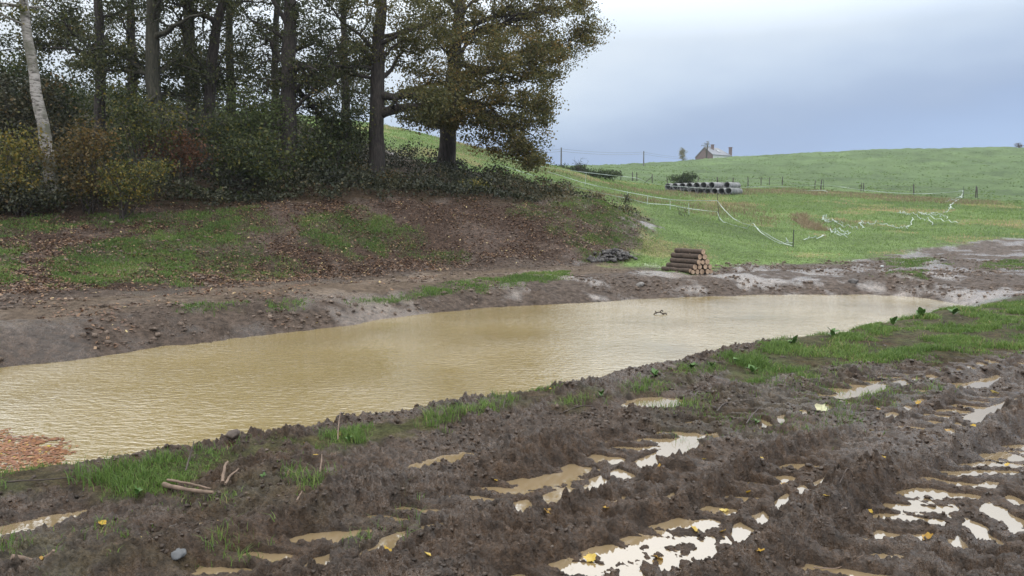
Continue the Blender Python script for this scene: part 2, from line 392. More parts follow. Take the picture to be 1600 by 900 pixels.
def tracks(s, n):
    """wheel ruts with lug prints, pushed-up ridges; metres added to the level mud"""
    wob = .06*np.sin(s*.8)+.04*np.sin(s*2.1+1)
    n = n+wob
    z = np.zeros_like(s); band = np.zeros_like(s)
    def rut(nc, hw, deep, lug, lp_, fade0=-9, fade1=99, ph=0.0, lev=1.0):
        d = n-nc; ad = np.abs(d)
        f = sst(fade0-1.2, fade0+.6, s)*(1-sst(fade1-.5, fade1+2, s))
        ins = 1-sst(hw*.78, hw*1.12, ad)
        p = s/lp_+ad/lp_*.85+np.where(d > 0, .5, 0)+ph+.42*gn2(s*1.9, n*1.9, 77)+.16*gn2(s*8, n*8, 78)
        l = sst(.18, .36, np.sin(p*2*np.pi)*.5+.5-.2)*sst(.02, .06, ad)
        np.maximum(band, f*ins, out=band)
        vary = .85+.8*gn2(s*.75, n*.6+nc*7, 79)
        return f*vary*(-deep*ins-lug*ins*l*(1-sst(hw*.8, hw, ad)))
    z += rut(3.48, .30, .030, .085, .30)
    z += rut(2.45, .28, .042, .070, .27, ph=.3)
    z += rut(1.56, .46, .048, .075, .30, ph=.1)
    z += rut(2.98, .20, .035, .060, .34, 3.2, 99, ph=.2)
    z += rut(4.42, .20, .030, .050, .33, 4.4, 12, ph=.6)
    z += rut(.75, .30, .07, .07, .38, ph=.45)
    rn = gn2(s*1.3, n*0+3, 12)
    z += .125*np.exp(-((n-2.06)/.12)**2)*(.7+.8*rn)
    z += .060*np.exp(-((n-2.80)/.10)**2)*(.6+.8*gn2(s*1.1, n*0, 5))
    z += .10*np.exp(-((n-3.93)/.13)**2)*(.7+.6*gn2(s*1.0, n*0+9, 6))*(1-sst(2.5, 5, s))
    z += .055*np.exp(-((n-3.14)/.09)**2)*(.5+.9*gn2(s*1.7, n*0+1, 8))
    z += .08*np.exp(-((n-1.16)/.10)**2)
    return z, band
# a few lone hollows that hold water
hol = [(1020,630,.30,.22,.12),(1075,684,.30,.10,.08),(310,822,.20,.09,.08),(60,815,.34,.12,.10),(505,690,.2,.1,.05),(700,715,.3,.10,.09),
       (1200,668,.3,.1,.07),(1060,700,.2,.08,.08),(1390,655,.4,.08,.08),(1560,640,.5,.12,.08),(940,690,.2,.07,.08),(860,745,.25,.08,.07),(1290,590,.5,.14,.09),(1340,610,.5,.14,.09),(1530,600,.6,.15,.09),(1200,540,.3,.1,.03),
       (30,760,.3,.1,.05)]
def hollows(x, y):
    z = np.zeros_like(x)
    for px, py, a, b_, dp in hol:
        p = atz(px, py, BASE-.05); s0, n0 = sn(p.x, p.y); s_, n_2 = sn(x, y)
        z -= dp*np.exp(-(((s_-s0)/a)**2+((n_2-n0)/b_)**2)**1.5)
    return z
def relief(x, y, s, n, r, mudw, far_mud, bank, mead):
    z = np.zeros_like(x)
    # near churned mud
    m = (mudw > .01) & (r < 24)
    if m.any():
        X = x[m]; Y = y[m]; S = s[m]; Nn = n[m]; w = mudw[m]; rr = r[m]
        wx = .10*gn2(X*2.2, Y*2.2, 3)+.022*gn2(X*11, Y*11, 7); wy = .10*gn2(X*2.2+9, Y*2.2, 4)+.022*gn2(X*11+5, Y*11, 8)
        tr, bnd = tracks(S+wx*.3, Nn+wy*.3)
        big = .030*fbm(S*.9, Nn*1.9, 3, 21)
        wd, wv = worley((X+wx)/.17, (Y+wy)/.17, 41); wd2, wv2 = worley((X-wy)/.075, (Y+wx)/.075, 43)
        wd3, wv3 = worley((X+wy*.6)/.036, (Y-wx*.6)/.036, 47)
        cl1 = np.clip(1-(wd*1.15)**2, 0, 1)*(.25+.75*wv); cl2 = np.clip(1-(wd2*1.12)**2, 0, 1)*(.3+.7*wv2); cl3 = np.clip(1-(wd3*1.1)**2, 0, 1)*(.15+.85*wv3)
        inr = np.clip(-tr/.09, 0, 1)
        am = (.6+.75*sst(-.2, .5, fbm(X*.8, Y*.8, 2, 55)))*(1-.5*bnd)
        fine = .020*fbm(X*13, Y*13, 4, 61, .65)+.012*(.4-np.abs(gn2(X*31, Y*31, 66)))
        d = tr+big*(1-.5*bnd)+am*(.036*cl1+.058*cl2)+(.5+.5*am)*(.044*cl3+1.25*fine)*(1-.45*bnd)-.056+.022*bnd+hollows(X, Y)
        z[m] += w*d
    m = (far_mud > .01)
    if m.any():
        X = x[m]; Y = y[m]
        wd, wv = worley(X/.42, Y/.42, 51); wd2, wv2 = worley(X/.16, Y/.16, 53)
        lump = sst(-.15, .5, fbm(X*.35, Y*.35, 2, 59))
        d = .05*fbm(X*.8, Y*.8, 4, 71, .6)+(.15+.95*lump)*(.085*np.clip(1-wd, 0, 1)*wv+.045*np.clip(1-wd2, 0, 1)*wv2)-.03
        z[m] += far_mud[m]*d
    m = (bank > .01)
    if m.any():
        X = x[m]; Y = y[m]; wd2, wv2 = worley(X/.22, Y/.22, 57)
        z[m] += bank[m]*(.10*fbm(X*.45, Y*.45, 5, 81, .55)+.05*np.clip(1-wd2, 0, 1)*wv2)
    m = (mead > .01)
    if m.any():
        X = x[m]; Y = y[m]; R = r[m]
        a = sst(22, 60, R)
        z[m] += mead[m]*((.06*fbm(X*.9, Y*.9, 3, 91))*(1-a)+a*(.11*fbm(X*.30, Y*.30, 3, 93))+.28*sst(90, 160, R)*fbm(X*.11, Y*.16, 3, 94)+.20*sst(60, 120, R)*np.abs(fbm(X*.45, Y*.30, 3, 95)))
    return z
# zones
Pm_meadow = poly([(835,262),(950,264)], dmax=70)
meadow_edge = [(960,418),(1010,412),(1060,426),(1130,416),(1210,412),(1300,410),(1370,402),(1440,388),(1520,378),(1600,371),(1760,362)]
ME = np.array([[v.x, v.y] for v in (hit(*p) for p in meadow_edge)])
bank_toe = np.array([[v.x, v.y] for v in (hit(*p) for p in [(-400,480),(-150,478),(0,462),(250,445),(500,425),(700,414),(900,408),(960,406)])])
bank_top = np.array([[v.x, v.y] for v in (at(*p) for p in [(-400,352,20),(-150,350,20.5),(0,338,21),(300,326,23.5),(450,316,25),(600,312,26.5),(800,316,28.5),(950,322,31),(985,350,31)])])
shore = np.array([[v.x, v.y] for v in (atz(px, py, 0) for px, py in ((-400,600),(-150,590),(0,575),(250,545),(500,515),(700,487),(900,474),(1050,466),(1150,463),(1300,461),(1400,462),(1470,472)))])
far_end = np.array([[200., 260], [-300, 260], [-300, 20]])
W_edge = np.array([[6.2, 31.5], [6.2, 34.5], [4.0, 36.5], [0.5, 38.0], [-3, 41], [-8, 47], [-16, 56], [-80, 80]])
P_meadow = np.vstack([ME, [[60, 20]], [[400, 60]], [[400, 500]], [[-400, 500]], [[-300, 200]], W_edge[::-1], [hit(1000,385).to_2d()[:]], [hit(975,405).to_2d()[:]]])
P_bank = np.vstack([bank_toe, bank_top[::-1]])
P_wood = np.vstack([bank_top, W_edge, [[-80, 14]]])
P_farmud = np.vstack([shore, [[11.0, 16.4]], [[16, 15.0]], [[30, 19]], ME[::-1], bank_toe[::-1]])
P_path = poly([(-300,500),(0,478),(250,458),(500,440),(700,425),(900,415),(980,410),(1000,424),(900,428),(700,440),(500,458),(250,478),(0,508),(-300,540)])
gp = [([(60,432),(110,395),(180,372),(300,345),(390,338),(400,362),(330,392),(300,420),(270,442),(150,447)], .5, 1.0),
      ([(-300,368),(0,346),(170,337),(400,326),(410,340),(180,350),(0,368),(-300,390)], .3, .75),
      ([(470,345),(550,333),(610,345),(650,378),(650,392),(560,392),(520,402),(480,372)], .45, .9),
      ([(-60,385),(0,368),(24,385),(22,448),(-60,455)], .4, .8),
      ([(545,472),(700,441),(880,424),(885,433),(730,455),(620,468)], .18, .75),
      ([(890,330),(960,326),(990,348),(985,402),(940,398),(915,355)], .9, .6), ([(800,322),(880,324),(900,345),(830,342)], .6, .3),
      ([(270,482),(370,474),(375,486),(275,490)], .12, .5), ([(415,475),(480,468),(485,480),(420,486)], .12, .5),
      ([(360,425),(440,415),(455,432),(370,440)], .25, .6), ([(640,405),(690,395),(740,405),(700,415)], .25, .5),
      ([(860,355),(910,348),(905,362),(860,364)], .3, .35), ([(300,350),(420,352),(450,420),(330,430)], .8, .35),
      ([(1395,404),(1450,402),(1465,414),(1400,418)], .35, .4), ([(1540,410),(1640,404),(1640,418),(1550,421)], .3, .5), ([(1380,430),(1440,424),(1440,434)], .3, .5)]
G_polys = [(poly(p), s_, a_) for p, s_, a_ in gp]
near_gp = [([(-200,790),(-200,745),(0,738),(110,732),(120,756),(60,765),(0,768)], .10, .8),
           ([(120,745),(220,720),(330,708),(345,735),(250,770),(150,778)], .10, .95), ([(325,712),(440,688),(450,706),(340,730)], .07, .8), ([(670,652),(760,630),(865,606),(868,618),(760,646),(680,664)], .06, .55),
           ([(430,690),(540,668),(670,650),(680,672),(560,695),(470,705)], .09, 1.0), ([(860,632),(930,605),(950,620),(890,640)], .09, .7),
           ([(960,612),(1040,585),(1090,572),(1110,590),(1020,610)], .10, .55),
           ([(1085,575),(1180,548),(1300,518),(1420,492),(1500,478),(1620,460),(1900,440),(1900,520),(1640,545),(1560,548),(1450,560),(1330,572),(1270,580),(1180,600)], .18, .95),
           ([(1000,640),(1250,590),(1420,580),(1400,620),(1150,680)], .4, .22), ([(0,850),(180,830),(260,880),(120,905),(0,900)], .2, .38), ([(560,800),(640,790),(640,830),(560,840)], .15, .2), ([(280,770),(470,720),(520,760),(330,850)], .25, .3)]
NG_polys = [(poly(p), s_, a_) for p, s_, a_ in near_gp]
def zones(x, y, s, n, r):
    nearm = (1-sst(crest(s)+.1, crest(s)+.5, n))*(r < 40)
    nearm = nearm*(1-sst(17, 22, r))
    bank = inpoly(x, y, P_bank, .6); wood = inpoly(x, y, P_wood, .5); mead = inpoly(x, y, P_meadow, .5)
    farm = inpoly(x, y, P_farmud, .15)
    farm = np.maximum(farm, (1-bank)*(1-mead)*(1-wood)*(1-nearm)); path = inpoly(x, y, P_path, .25)
    g = np.zeros_like(x)
    for P_, sf, a in G_polys: g = np.maximum(g, a*inpoly(x, y, P_, sf))
    ng = np.zeros_like(x)
    for P_, sf, a in NG_polys: ng = np.maximum(ng, a*inpoly(x, y, P_, sf))
    return nearm, bank, wood, mead, farm, path, g, ng
Zn = zones(gX, gY, gS, gN, gR); z_near, z_bank, z_wood, z_mead, z_farm, z_path, z_g, z_ng = Zn
gZ = gM+relief(gX, gY, gS, gN, gR, z_near*(1-.75*np.clip(z_ng*1.2, 0, 1)), z_farm*(1-.35*z_path), np.maximum(z_bank, z_wood), z_mead)
def ground_at(x, y):
    """height of the finished sheet (bilinear in the polar grid)"""
    x = np.atleast_1d(np.asarray(x, float)); y = np.atleast_1d(np.asarray(y, float))
    r = np.hypot(x, y); a = np.arctan2(x, y)
    i = np.clip(np.searchsorted(RR, r)-1, 0, len(RR)-2); j = np.clip(np.searchsorted(AZ, a)-1, 0, len(AZ)-2)
    fi = np.clip((r-RR[i])/(RR[i+1]-RR[i]), 0, 1); fj = np.clip((a-AZ[j])/(AZ[j+1]-AZ[j]), 0, 1)
    return (gZ[i,j]*(1-fj)+gZ[i,j+1]*fj)*(1-fi)+(gZ[i+1,j]*(1-fj)+gZ[i+1,j+1]*fj)*fi
def ga(x, y): return float(ground_at(x, y)[0])
def lerp(a, b, w): return a*(1-w[...,None])+np.array(b)*w[...,None]
nzA = fbm(gX*.5, gY*.5, 4, 101); nzB = fbm(gX*2.1, gY*2.1, 3, 103); nzC = fbm(gX*.06, gY*.09, 3, 107)
soil = np.zeros(gX.shape+(3,))+np.array((.054, .033, .0195))                       # wet churned clay
soil = lerp(soil, (.072, .048, .033), sst(-.1, .6, nzA)*.5)
soil = lerp(soil, (.115, .086, .068), z_farm*.55)
soil = lerp(soil, (.22, .183, .155), z_farm*sst(.1, .55, nzA+.3*nzB)*.7*sst(-7, 1, gX)*(gR < 24.5))               # pale clay patches on the far shore
soil = lerp(soil, (.15, .112, .08), z_path*.75)
soil = lerp(soil, (.075, .050, .038), z_bank*.9)
soil = lerp(soil, (.125, .092, .075), z_bank*sst(.0, .5, nzA+.4*nzB)*.7)
soil = lerp(soil, (.055, .038, .024), z_wood)
soil = lerp(soil, (.075, .070, .034), z_wood*sst(-1, 3, gX)*.9)
grass_c = np.stack([.062+.015*nzA, .088+.02*nzA, .030+.006*nzA], -1)
gw = np.clip(np.maximum(z_g*.55, z_ng*.5)*(.75+.6*nzB), 0, 1)
soil = soil*(1-gw[...,None])+np.clip(grass_c, .02, 1)*gw[...,None]
mead_c = np.stack([.105+.02*nzC+.015*nzA, .165+.03*nzC+.02*nzA, .055+.01*nzC+.006*nzA], -1)
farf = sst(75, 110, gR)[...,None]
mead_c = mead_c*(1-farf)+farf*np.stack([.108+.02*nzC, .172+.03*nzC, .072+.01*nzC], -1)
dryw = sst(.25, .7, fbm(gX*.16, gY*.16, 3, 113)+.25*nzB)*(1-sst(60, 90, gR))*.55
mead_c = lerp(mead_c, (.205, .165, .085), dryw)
mead_c = mead_c*np.array([1.22,1.14,1.1])*(1+.22*fbm(gX*.22, gY*.35, 4, 119)+.18*fbm(gX*.05,gY*.1,3,121))[...,None]
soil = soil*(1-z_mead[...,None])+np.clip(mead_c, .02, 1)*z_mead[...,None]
wet = np.clip(z_near*(.55+.45*sst(-.3,.4,nzA+.5*nzB))*(1-z_ng)+z_farm*(.25+.95*sst(.0, .35, nzA+.3*nzB))*(1-.7*z_path), 0, 1)
grassy = np.clip(np.maximum(gw, z_mead), 0, 1)
fine = np.clip(.042+.03*z_farm+.05*z_bank+.25*z_mead*sst(20, 120, gR), 0, .4)
fine = np.clip(fine-.045*z_farm*sst(.05, .4, nzA+.3*nzB)*(gX > -4), .012, .4)
nr, nc = gX.shape
V = np.stack([gX, gY, gZ], -1).reshape(-1, 3)
i = np.arange(nr-1)[:,None]*nc; j = np.arange(nc)[None,:]; j2 = (j+1) % nc
Q = np.stack([i+j, i+nc+j, i+nc+j2, i+j2], -1).reshape(-1, 4)[:, ::-1]
V = np.vstack([V, [[0, 0, BASE]]])
sc4 = np.concatenate([soil.reshape(-1, 3), np.ones((nr*nc, 1))], 1); sc4 = np.vstack([sc4, sc4[:1]])
ap = lambda a: np.append(a.ravel(), a.ravel()[0])
ground = mesh_np('ground', V, Q, M_ground, smooth=True, attrs={'soil': ('FLOAT_COLOR', sc4), 'wet': ('FLOAT', ap(wet)),
                 'grassy': ('FLOAT', ap(grassy)), 'fine': ('FLOAT', ap(fine))})
tag(ground, 'churned muddy ground rising to grassy hills', kind='structure')

# ------------------------------------------------------------------ pond and puddles
ps = [(-26.0, 4.9), (19.5, 4.9), (23.5, 9.0), (16.0, 20), (-5, 24), (-30, 16)]
pv = [(s_*DX-n_2*DY, s_*DY+n_2*DX, 0.0) for s_, n_2 in ps]
pond = mesh_np('pond_water', pv, [[0, 1, 2, 3, 4, 5]], M_pond); tag(pond, 'muddy tan pond with small wind ripples', kind='structure')

i0 = np.searchsorted(RR, 2.3); i1 = np.searchsorted(RR, 14.5); j0 = np.searchsorted(AZ, -half); j1 = np.searchsorted(AZ, half)
subZ = gZ[i0:i1, j0:j1]; lev = np.full(subZ.shape, WL)
lev = lev+.018*sst(2.0, 1.2, gN[i0:i1, j0:j1])
lev = np.where(gN[i0:i1, j0:j1] > 4.1, WL+.02, WL+.012*np.round(gS[i0:i1, j0:j1]*0)) if False else lev*0+WL
low = (subZ < lev) & (gN[i0:i1, j0:j1] < 4.85) & (gN[i0:i1, j0:j1] > -.6)
lab = np.where(low, np.arange(low.size).reshape(low.shape)+1, 0)
for _ in range(700):
    p = np.pad(lab, 1); nb = np.maximum.reduce([p[1:-1,1:-1], p[2:,1:-1], p[:-2,1:-1], p[1:-1,2:], p[1:-1,:-2]]); nb = np.where(low, nb, 0)
    if (nb == lab).all(): break
    lab = nb
ids, cnt = np.unique(lab[lab > 0], return_counts=True); npud = 0
order = np.argsort(-cnt)
for k in order[:150]:
    if cnt[k] < 14: break
    mk = lab == ids[k]
    ii, jj = np.nonzero(mk); a0, a1, b0, b1 = max(ii.min()-3, 0), ii.max()+4, max(jj.min()-3, 0), jj.max()+4
    sub = mk[a0:a1, b0:b1].copy()
    for _ in range(2):
        p = np.pad(sub, 1); sub = p[1:-1,1:-1] | p[2:,1:-1] | p[:-2,1:-1] | p[1:-1,2:] | p[1:-1,:-2]
    X = gX[i0:i1, j0:j1][a0:a1, b0:b1]; Y = gY[i0:i1, j0:j1][a0:a1, b0:b1]; h_, w_ = X.shape
    if h_ < 2 or w_ < 2: continue
    cell = sub[:-1,:-1] & sub[1:,:-1] & sub[:-1,1:] & sub[1:,1:]; ci, cj = np.nonzero(cell)
    q = []
    for ri in np.unique(ci):
        cols = cj[ci == ri]; st_ = cols[0]; pv_ = cols[0]
        for c_ in list(cols[1:])+[-9]:
            if c_ != pv_+1 or c_-st_ >= 10:
                q.append([ri*w_+st_, ri*w_+pv_+1, (ri+1)*w_+pv_+1, (ri+1)*w_+st_]); st_ = c_
            pv_ = c_
    q = np.array(q).reshape(-1, 4)
    if len(q) < 3: continue
    u, inv = np.unique(q, return_inverse=True)
    vv = np.stack([X.ravel()[u], Y.ravel()[u], np.full(len(u), WL)], 1)
    o = mesh_np('puddle', vv, inv.reshape(q.shape), M_puddle); tag(o, kind='structure'); npud += 1
print('puddles', npud)
# ------------------------------------------------------------------ trees
def leaves_mesh(name, C_, size, mat, parent, vmean=.45, vsd=.22, droop=.3, vals=None, wide=.34):
    C_ = np.asarray(C_); n = len(C_)
    a = rng.normal(size=(n, 3)); a[:,2] -= droop; a /= np.linalg.norm(a, axis=1)[:,None]
    b = np.cross(a, rng.normal(size=(n, 3))); b /= np.linalg.norm(b, axis=1)[:,None]+1e-9
    s = (np.asarray(size)*rng.uniform(.6, 1.35, n))[:,None]
    V = np.stack([C_-a*s*.5, C_+b*s*wide, C_+a*s*.5, C_-b*s*wide], 1).reshape(-1, 3)
    Fq = np.arange(n*4).reshape(n, 4)
    v = np.clip((rng.normal(vmean, vsd, n) if vals is None else vals+rng.normal(0, vsd, n)), 0, 1)
    return mesh_np(name, V, Fq, mat, parent, attrs={'v': ('FLOAT', np.repeat(v, 4))})
def bez(p0, p1, p2, k):
    t = np.linspace(0, 1, k)[:,None]; return (1-t)**2*p0+2*t*(1-t)*p1+t*t*p2
def wob(P_, a):
    m = len(P_); w = rng.normal(size=(m, 3))*a; w[0] = 0; w = (w+np.roll(w, 1, 0))/2; w[0] = 0; return P_+w
def make_tree(name, label, trunk, r0, env, nlimb, ncl, nleaf, lsize, lmat, bark, group, limbs=(), blob=.33, r1=.35, vmean=.36, flare=1.35, lowest=.25, cat='tree', rtwig=.013):
    """trunk: world points; env: list of (centre, radii, weight) ellipsoids the foliage fills"""
    T0 = np.array([list(p) for p in trunk], float); base = T0[0].copy(); base[2] = ga(base[0], base[1])-.15; T0[0] = base
    t = np.linspace(0, 1, len(T0)); tt = np.linspace(0, 1, 22)
    TP = np.stack([np.interp(tt, t, T0[:,k]) for k in range(3)], 1)
    for _ in range(2): TP[1:-1] = (TP[:-2]+2*TP[1:-1]+TP[2:])/4
    TP = wob(TP, .05*r0/.35); hgt = TP[-1,2]-TP[0,2]
    TR = r0*(1-(1-r1)*tt**.9)+r0*(flare-1)*np.exp(-tt*hgt/.45)
    root = empty(name, tuple(base)); tag(root, label, cat, group)
    mb = MB(); mb.tube(TP, TR, 12, jit=.035); mb.build('trunk', bark, root, True)
    nodes = [TP[k] for k in range(int(22*lowest), 22)]; nrad = [TR[k] for k in range(int(22*lowest), 22)]; owner = [-1]*len(nodes)
    lm = []; ends = []
    W = np.array([e[2] for e in env], float); W /= W.sum()
    def envpt(shell=.0):
        e = env[rng.choice(len(env), p=W)]
        d = rng.normal(size=3); d /= np.linalg.norm(d); rr = (shell+(1-shell)*rng.random())**(1/2.2)
        return np.array(e[0])+d*rr*np.array(e[1])
    specs = [(np.array(l[0]), np.array(l[1]), l[2]) for l in limbs]
    for k in range(nlimb):
        tgt = envpt(.35); hz = np.clip(tgt[2]-rng.uniform(.5, 3.0), TP[0,2]+lowest*hgt, TP[-1,2]-.5)
        q = int(np.argmin(np.abs(TP[:,2]-hz))); specs.append((TP[q], tgt, max(.05, TR[q]*rng.uniform(.28, .48))))
    for k, (p0, tgt, rad) in enumerate(specs):
        m_ = MB(); mt = MB(); lm.append((m_, mt)); mid = (p0+tgt)/2+(np.array([0, 0, rng.uniform(-.3, .9)])+rng.normal(size=3)*.35)*(.25 if k < len(limbs) else 1)
        kk = 12; P_ = wob(bez(p0, mid, tgt, kk), .05 if k < len(limbs) else .12); R_ = rad*(1-(.5 if k < len(limbs) and rad > .18 else .86)*np.linspace(0, 1, kk)**.8)
        m_.tube(P_, R_, 7)
        for z in range(3, kk): nodes.append(P_[z]); nrad.append(R_[z]); owner.append(k)
        for u in range(3):
            q = rng.integers(3, kk-2); ln = np.linalg.norm(tgt-p0)*rng.uniform(.3, .55)
            d = (P_[q+1]-P_[q]); d = d/np.linalg.norm(d)+rng.normal(size=3)*.75; d /= np.linalg.norm(d)
            e2 = P_[q]+d*ln; mm = (P_[q]+e2)/2+rng.normal(size=3)*.2; S_ = wob(bez(P_[q], mm, e2, 8), .10); SR = R_[q]*.6*(1-.85*np.linspace(0, 1, 8))
            mt.tube(S_, np.maximum(SR, .012), 5, False)
            ends.append(S_)
            for z in range(2, 8): nodes.append(S_[z]); nrad.append(SR[z]); owner.append(k)
    ND = np.array(nodes); NR = np.array(nrad)
    cl = []; cc = []
    for k in range(ncl):
        p = envpt(); d = np.linalg.norm(ND-p, axis=1)+np.maximum(0, ND[:,2]-p[2])*.35; q = int(np.argmin(d))
        if d[q] > 3.2: p = ND[q]+(p-ND[q])*(3.2/d[q])
        a = ND[q]; mid = (a+p)/2+np.array([0,0,.15])+rng.normal(size=3)*.12; P_ = wob(bez(a, mid, p, 5), .05)
        mm = lm[owner[q]] if owner[q] >= 0 else (lm[int(rng.integers(len(lm)))] if lm else None)
        if mm is not None: mm[1].tube(P_, np.linspace(min(NR[q]*.6, .04), rtwig*.6, 5), 4, False)
        nl = int(nleaf*rng.uniform(.5, 1.5)); f = rng.random(nl)**.6
        along = P_[1]+(P_[-1]-P_[1])*f[:,None]; off = np.clip(rng.normal(size=(nl, 3)), -1.7, 1.7)*blob*np.array([1, 1, .62])*(.35+.65*f[:,None])
        cl.append(along+off); cc.append(np.full(nl, vmean+rng.normal(0, .13)))
    for S_ in ends:
        nl = max(1, int(nleaf*.6)); f = rng.random((nl, 1))**.6; P_ = S_[3]+(S_[-1]-S_[3])*f
        cl.append(P_+np.clip(rng.normal(size=(nl, 3)), -1.7, 1.7)*blob*.8*np.array([1, 1, .62])); cc.append(np.full(nl, vmean+rng.normal(0, .13)))
    for m_, mt in lm:
        lo = m_.build('limb', bark, root, True); tw = mt.build('twigs', bark, None, True); tw.parent = lo; tw['kind'] = 'stuff'
    Cn = np.vstack(cl)
    o = leaves_mesh('crown', Cn, lsize, lmat, root, vals=np.concatenate(cc), vsd=.16); o['kind'] = 'stuff'
    return root, TP, TR
def tp(*pts): return [at(*p) for p in pts]
def E(px, py, d, rx, ry, rz, w=1.0): return (tuple(at(px, py, d)), (rx, ry, rz), w)
G_TREE = 'tall woodland trees along the bank'
def up(p, h, dx=0, dy=0): return Vector((p.x+dx, p.y+dy, p.z+h))
tops = lambda px, d, h0=9, r=3.6: [E(px, -190, d, r, r, 4.5, .9), E(px, -40, d, r*.9, r, 2.6, 1.0)]
# nine trunks of the wood, near ones first
make_tree('birch_tree', 'leaning pale-barked birch at the far left edge of the wood', tp((86,322,22.4),(72,215,22.4),(52,105,22.4),(36,0,22.4),(10,-220,22.6),(0,-400,23)), .20,
          [E(-10,-60,22.5,2.2,2.2,2.6), E(-30,-260,22.8,2.4,2.4,3.0)], 5, 60, 55, .10, M_hazel, M_birch, G_TREE, r1=.3, flare=1.2, lowest=.5)
make_tree('oak_tree', 'straight dark trunk second from the left, just right of the birch', tp((158,262,31),(156,100,31),(153,0,31),(150,-250,31),(150,-420,31)), .235,
          tops(150,31)+[E(110,40,32.3,2.4,2.6,1.7,.8), E(60,60,31.3,2.2,2.4,1.5,.7)], 10, 175, 85, 0.104, M_oakleaf, M_bark, G_TREE)
make_tree('oak_tree', 'slender shaded trunk third from the left, set farther back', tp((208,235,38),(206,80,38),(203,0,38),(203,-250,38)), .29,
          tops(205,38)+[E(200,60,39.3,3,2.8,2.0,.8)], 9, 150, 73, 0.112, M_oakleaf, M_bark, G_TREE)
make_tree('oak_tree', 'thick grey-brown trunk fourth from the left, rising behind autumn bushes', tp((241,285,28.5),(242,140,28.5),(239,0,28.5),(240,-250,28.5),(240,-430,28.5)), .33,
          tops(240,28.5)+[E(200,110,29.3,2.2,2.0,1.2,.7), E(170,90,28.8,1.8,1.8,1.5,.5), E(290,130,29.3,1.6,1.8,1.3,.6)], 11, 187, 85, 0.100, M_oakleaf, M_barkg, G_TREE,
          limbs=[(at(243,205,28.5), at(205,182,27.5), .06), (at(240,60,28.5), at(330,18,27), .13), (at(243,150,28.3), at(195,175,27), .07)])
make_tree('oak_tree', 'paired trunk fifth from the left, mossy and leaning slightly left', tp((303,270,33),(300,130,33),(291,0,33),(280,-250,33),(276,-380,33)), .33,
          tops(285,33)+[E(300,110,34.3,2.2,2.4,1.8,.9)], 10, 162, 79, 0.107, M_oakleaf, M_barkg, G_TREE)
make_tree('oak_tree', 'blackish curving trunk leaning right beneath a heavy forked limb', tp((324,270,30),(328,120,30),(336,50,30),(352,-20,30),(372,-160,30),(380,-330,30)), .255,
          tops(370,30)+[E(330,120,30.8,1.6,2.0,1.4,.6)], 9, 137, 79, 0.104, M_oakleaf, M_bark, G_TREE, limbs=[(at(340,35,30), at(262,3,29), .14)])
make_tree('oak_tree', 'mossy slim trunk just right of the black curving trunk', tp((361,262,37),(360,130,37),(357,0,37),(358,-250,37)), .28,
          tops(360,37)+[E(375,90,38.3,2.6,2.6,2.2,1.0)], 9, 150, 73, 0.112, M_oakleaf, M_barkg, G_TREE)
make_tree('oak_tree', 'thin trunk half hidden behind the thick oak trunk', tp((431,262,35),(430,120,35),(432,0,35),(434,-250,35)), .22,
          tops(433,35)+[E(410,100,36.3,2.4,2.4,2.4,1.0)], 9, 137, 73, 0.112, M_oakleaf, M_barkg, G_TREE)
make_tree('oak_tree', 'thick dark oak trunk mid-wood with a drooping limb to its left', tp((451,287,29.3),(450,150,29.3),(451,60,29.3),(453,0,29.3),(450,-250,29.3),(450,-430,29.3)), .36,
          tops(452,29.3)+[E(500,70,30.3,2.4,2.4,2.0,1.1), E(430,140,29.8,1.6,1.6,1.2,.5), E(500,150,30.3,1.6,1.8,1.1,.5), E(540,210,31.3,1.4,1.6,.8,.5)], 13, 237, 92, 0.100, M_oakleaf, M_bark, G_TREE,
          limbs=[(at(449,200,29.3), at(280,193,27), .12), (at(455,150,29.3), at(540,60,29), .10), (at(455,175,29.3), at(520,120,29), .09), (at(452,60,29.3), at(380,20,28.5), .11), (at(455,100,29.3), at(500,110,28), .10)])
make_tree('oak_tree', 'slim dark trunk standing between the two thick oak trunks', tp((539,235,44),(539,100,44),(535,0,44),(533,-200,44)), .29,
          tops(535,44,r=4.2)+[E(545,80,45.3,3.0,3.2,2.4,1.0), E(560,150,45.3,2.4,2.4,1.2,.5)], 11, 187, 73, 0.127, M_oakleaf, M_bark, G_TREE, limbs=[(at(539,118,44), at(495,108,43), .16), (at(539,118,44), at(590,125,43), .12)])
make_tree('oak_tree', 'tall thick grey oak trunk with two stout limbs reaching right', tp((585,292,31.3),(588,230,31.3),(590,120,31.3),(592,50,31.3),(597,0,31.3),(598,-250,31.3),(598,-430,31.3)), .37,
          tops(600,31.3,r=4.0)+[E(640,70,31.8,2.0,2.2,1.8,.9), E(560,95,32.3,1.6,1.8,.8,.5), E(676,158,30.3,.9,.8,.75,.5), E(660,185,30.3,.5,.6,.35,.2), E(660,30,31.8,2.2,2.2,1.5,.6)], 12, 225, 92, 0.104, M_oakrust, M_bark, G_TREE, vmean=.28,
          limbs=[(at(594,152,31.3), at(668,147,31), .19), (at(594,178,31.3), at(676,168,31), .23), (at(593,70,31.3), at(660,45,30), .12), (at(590,110,31.3), at(490,105,30), .10)], flare=1.45)
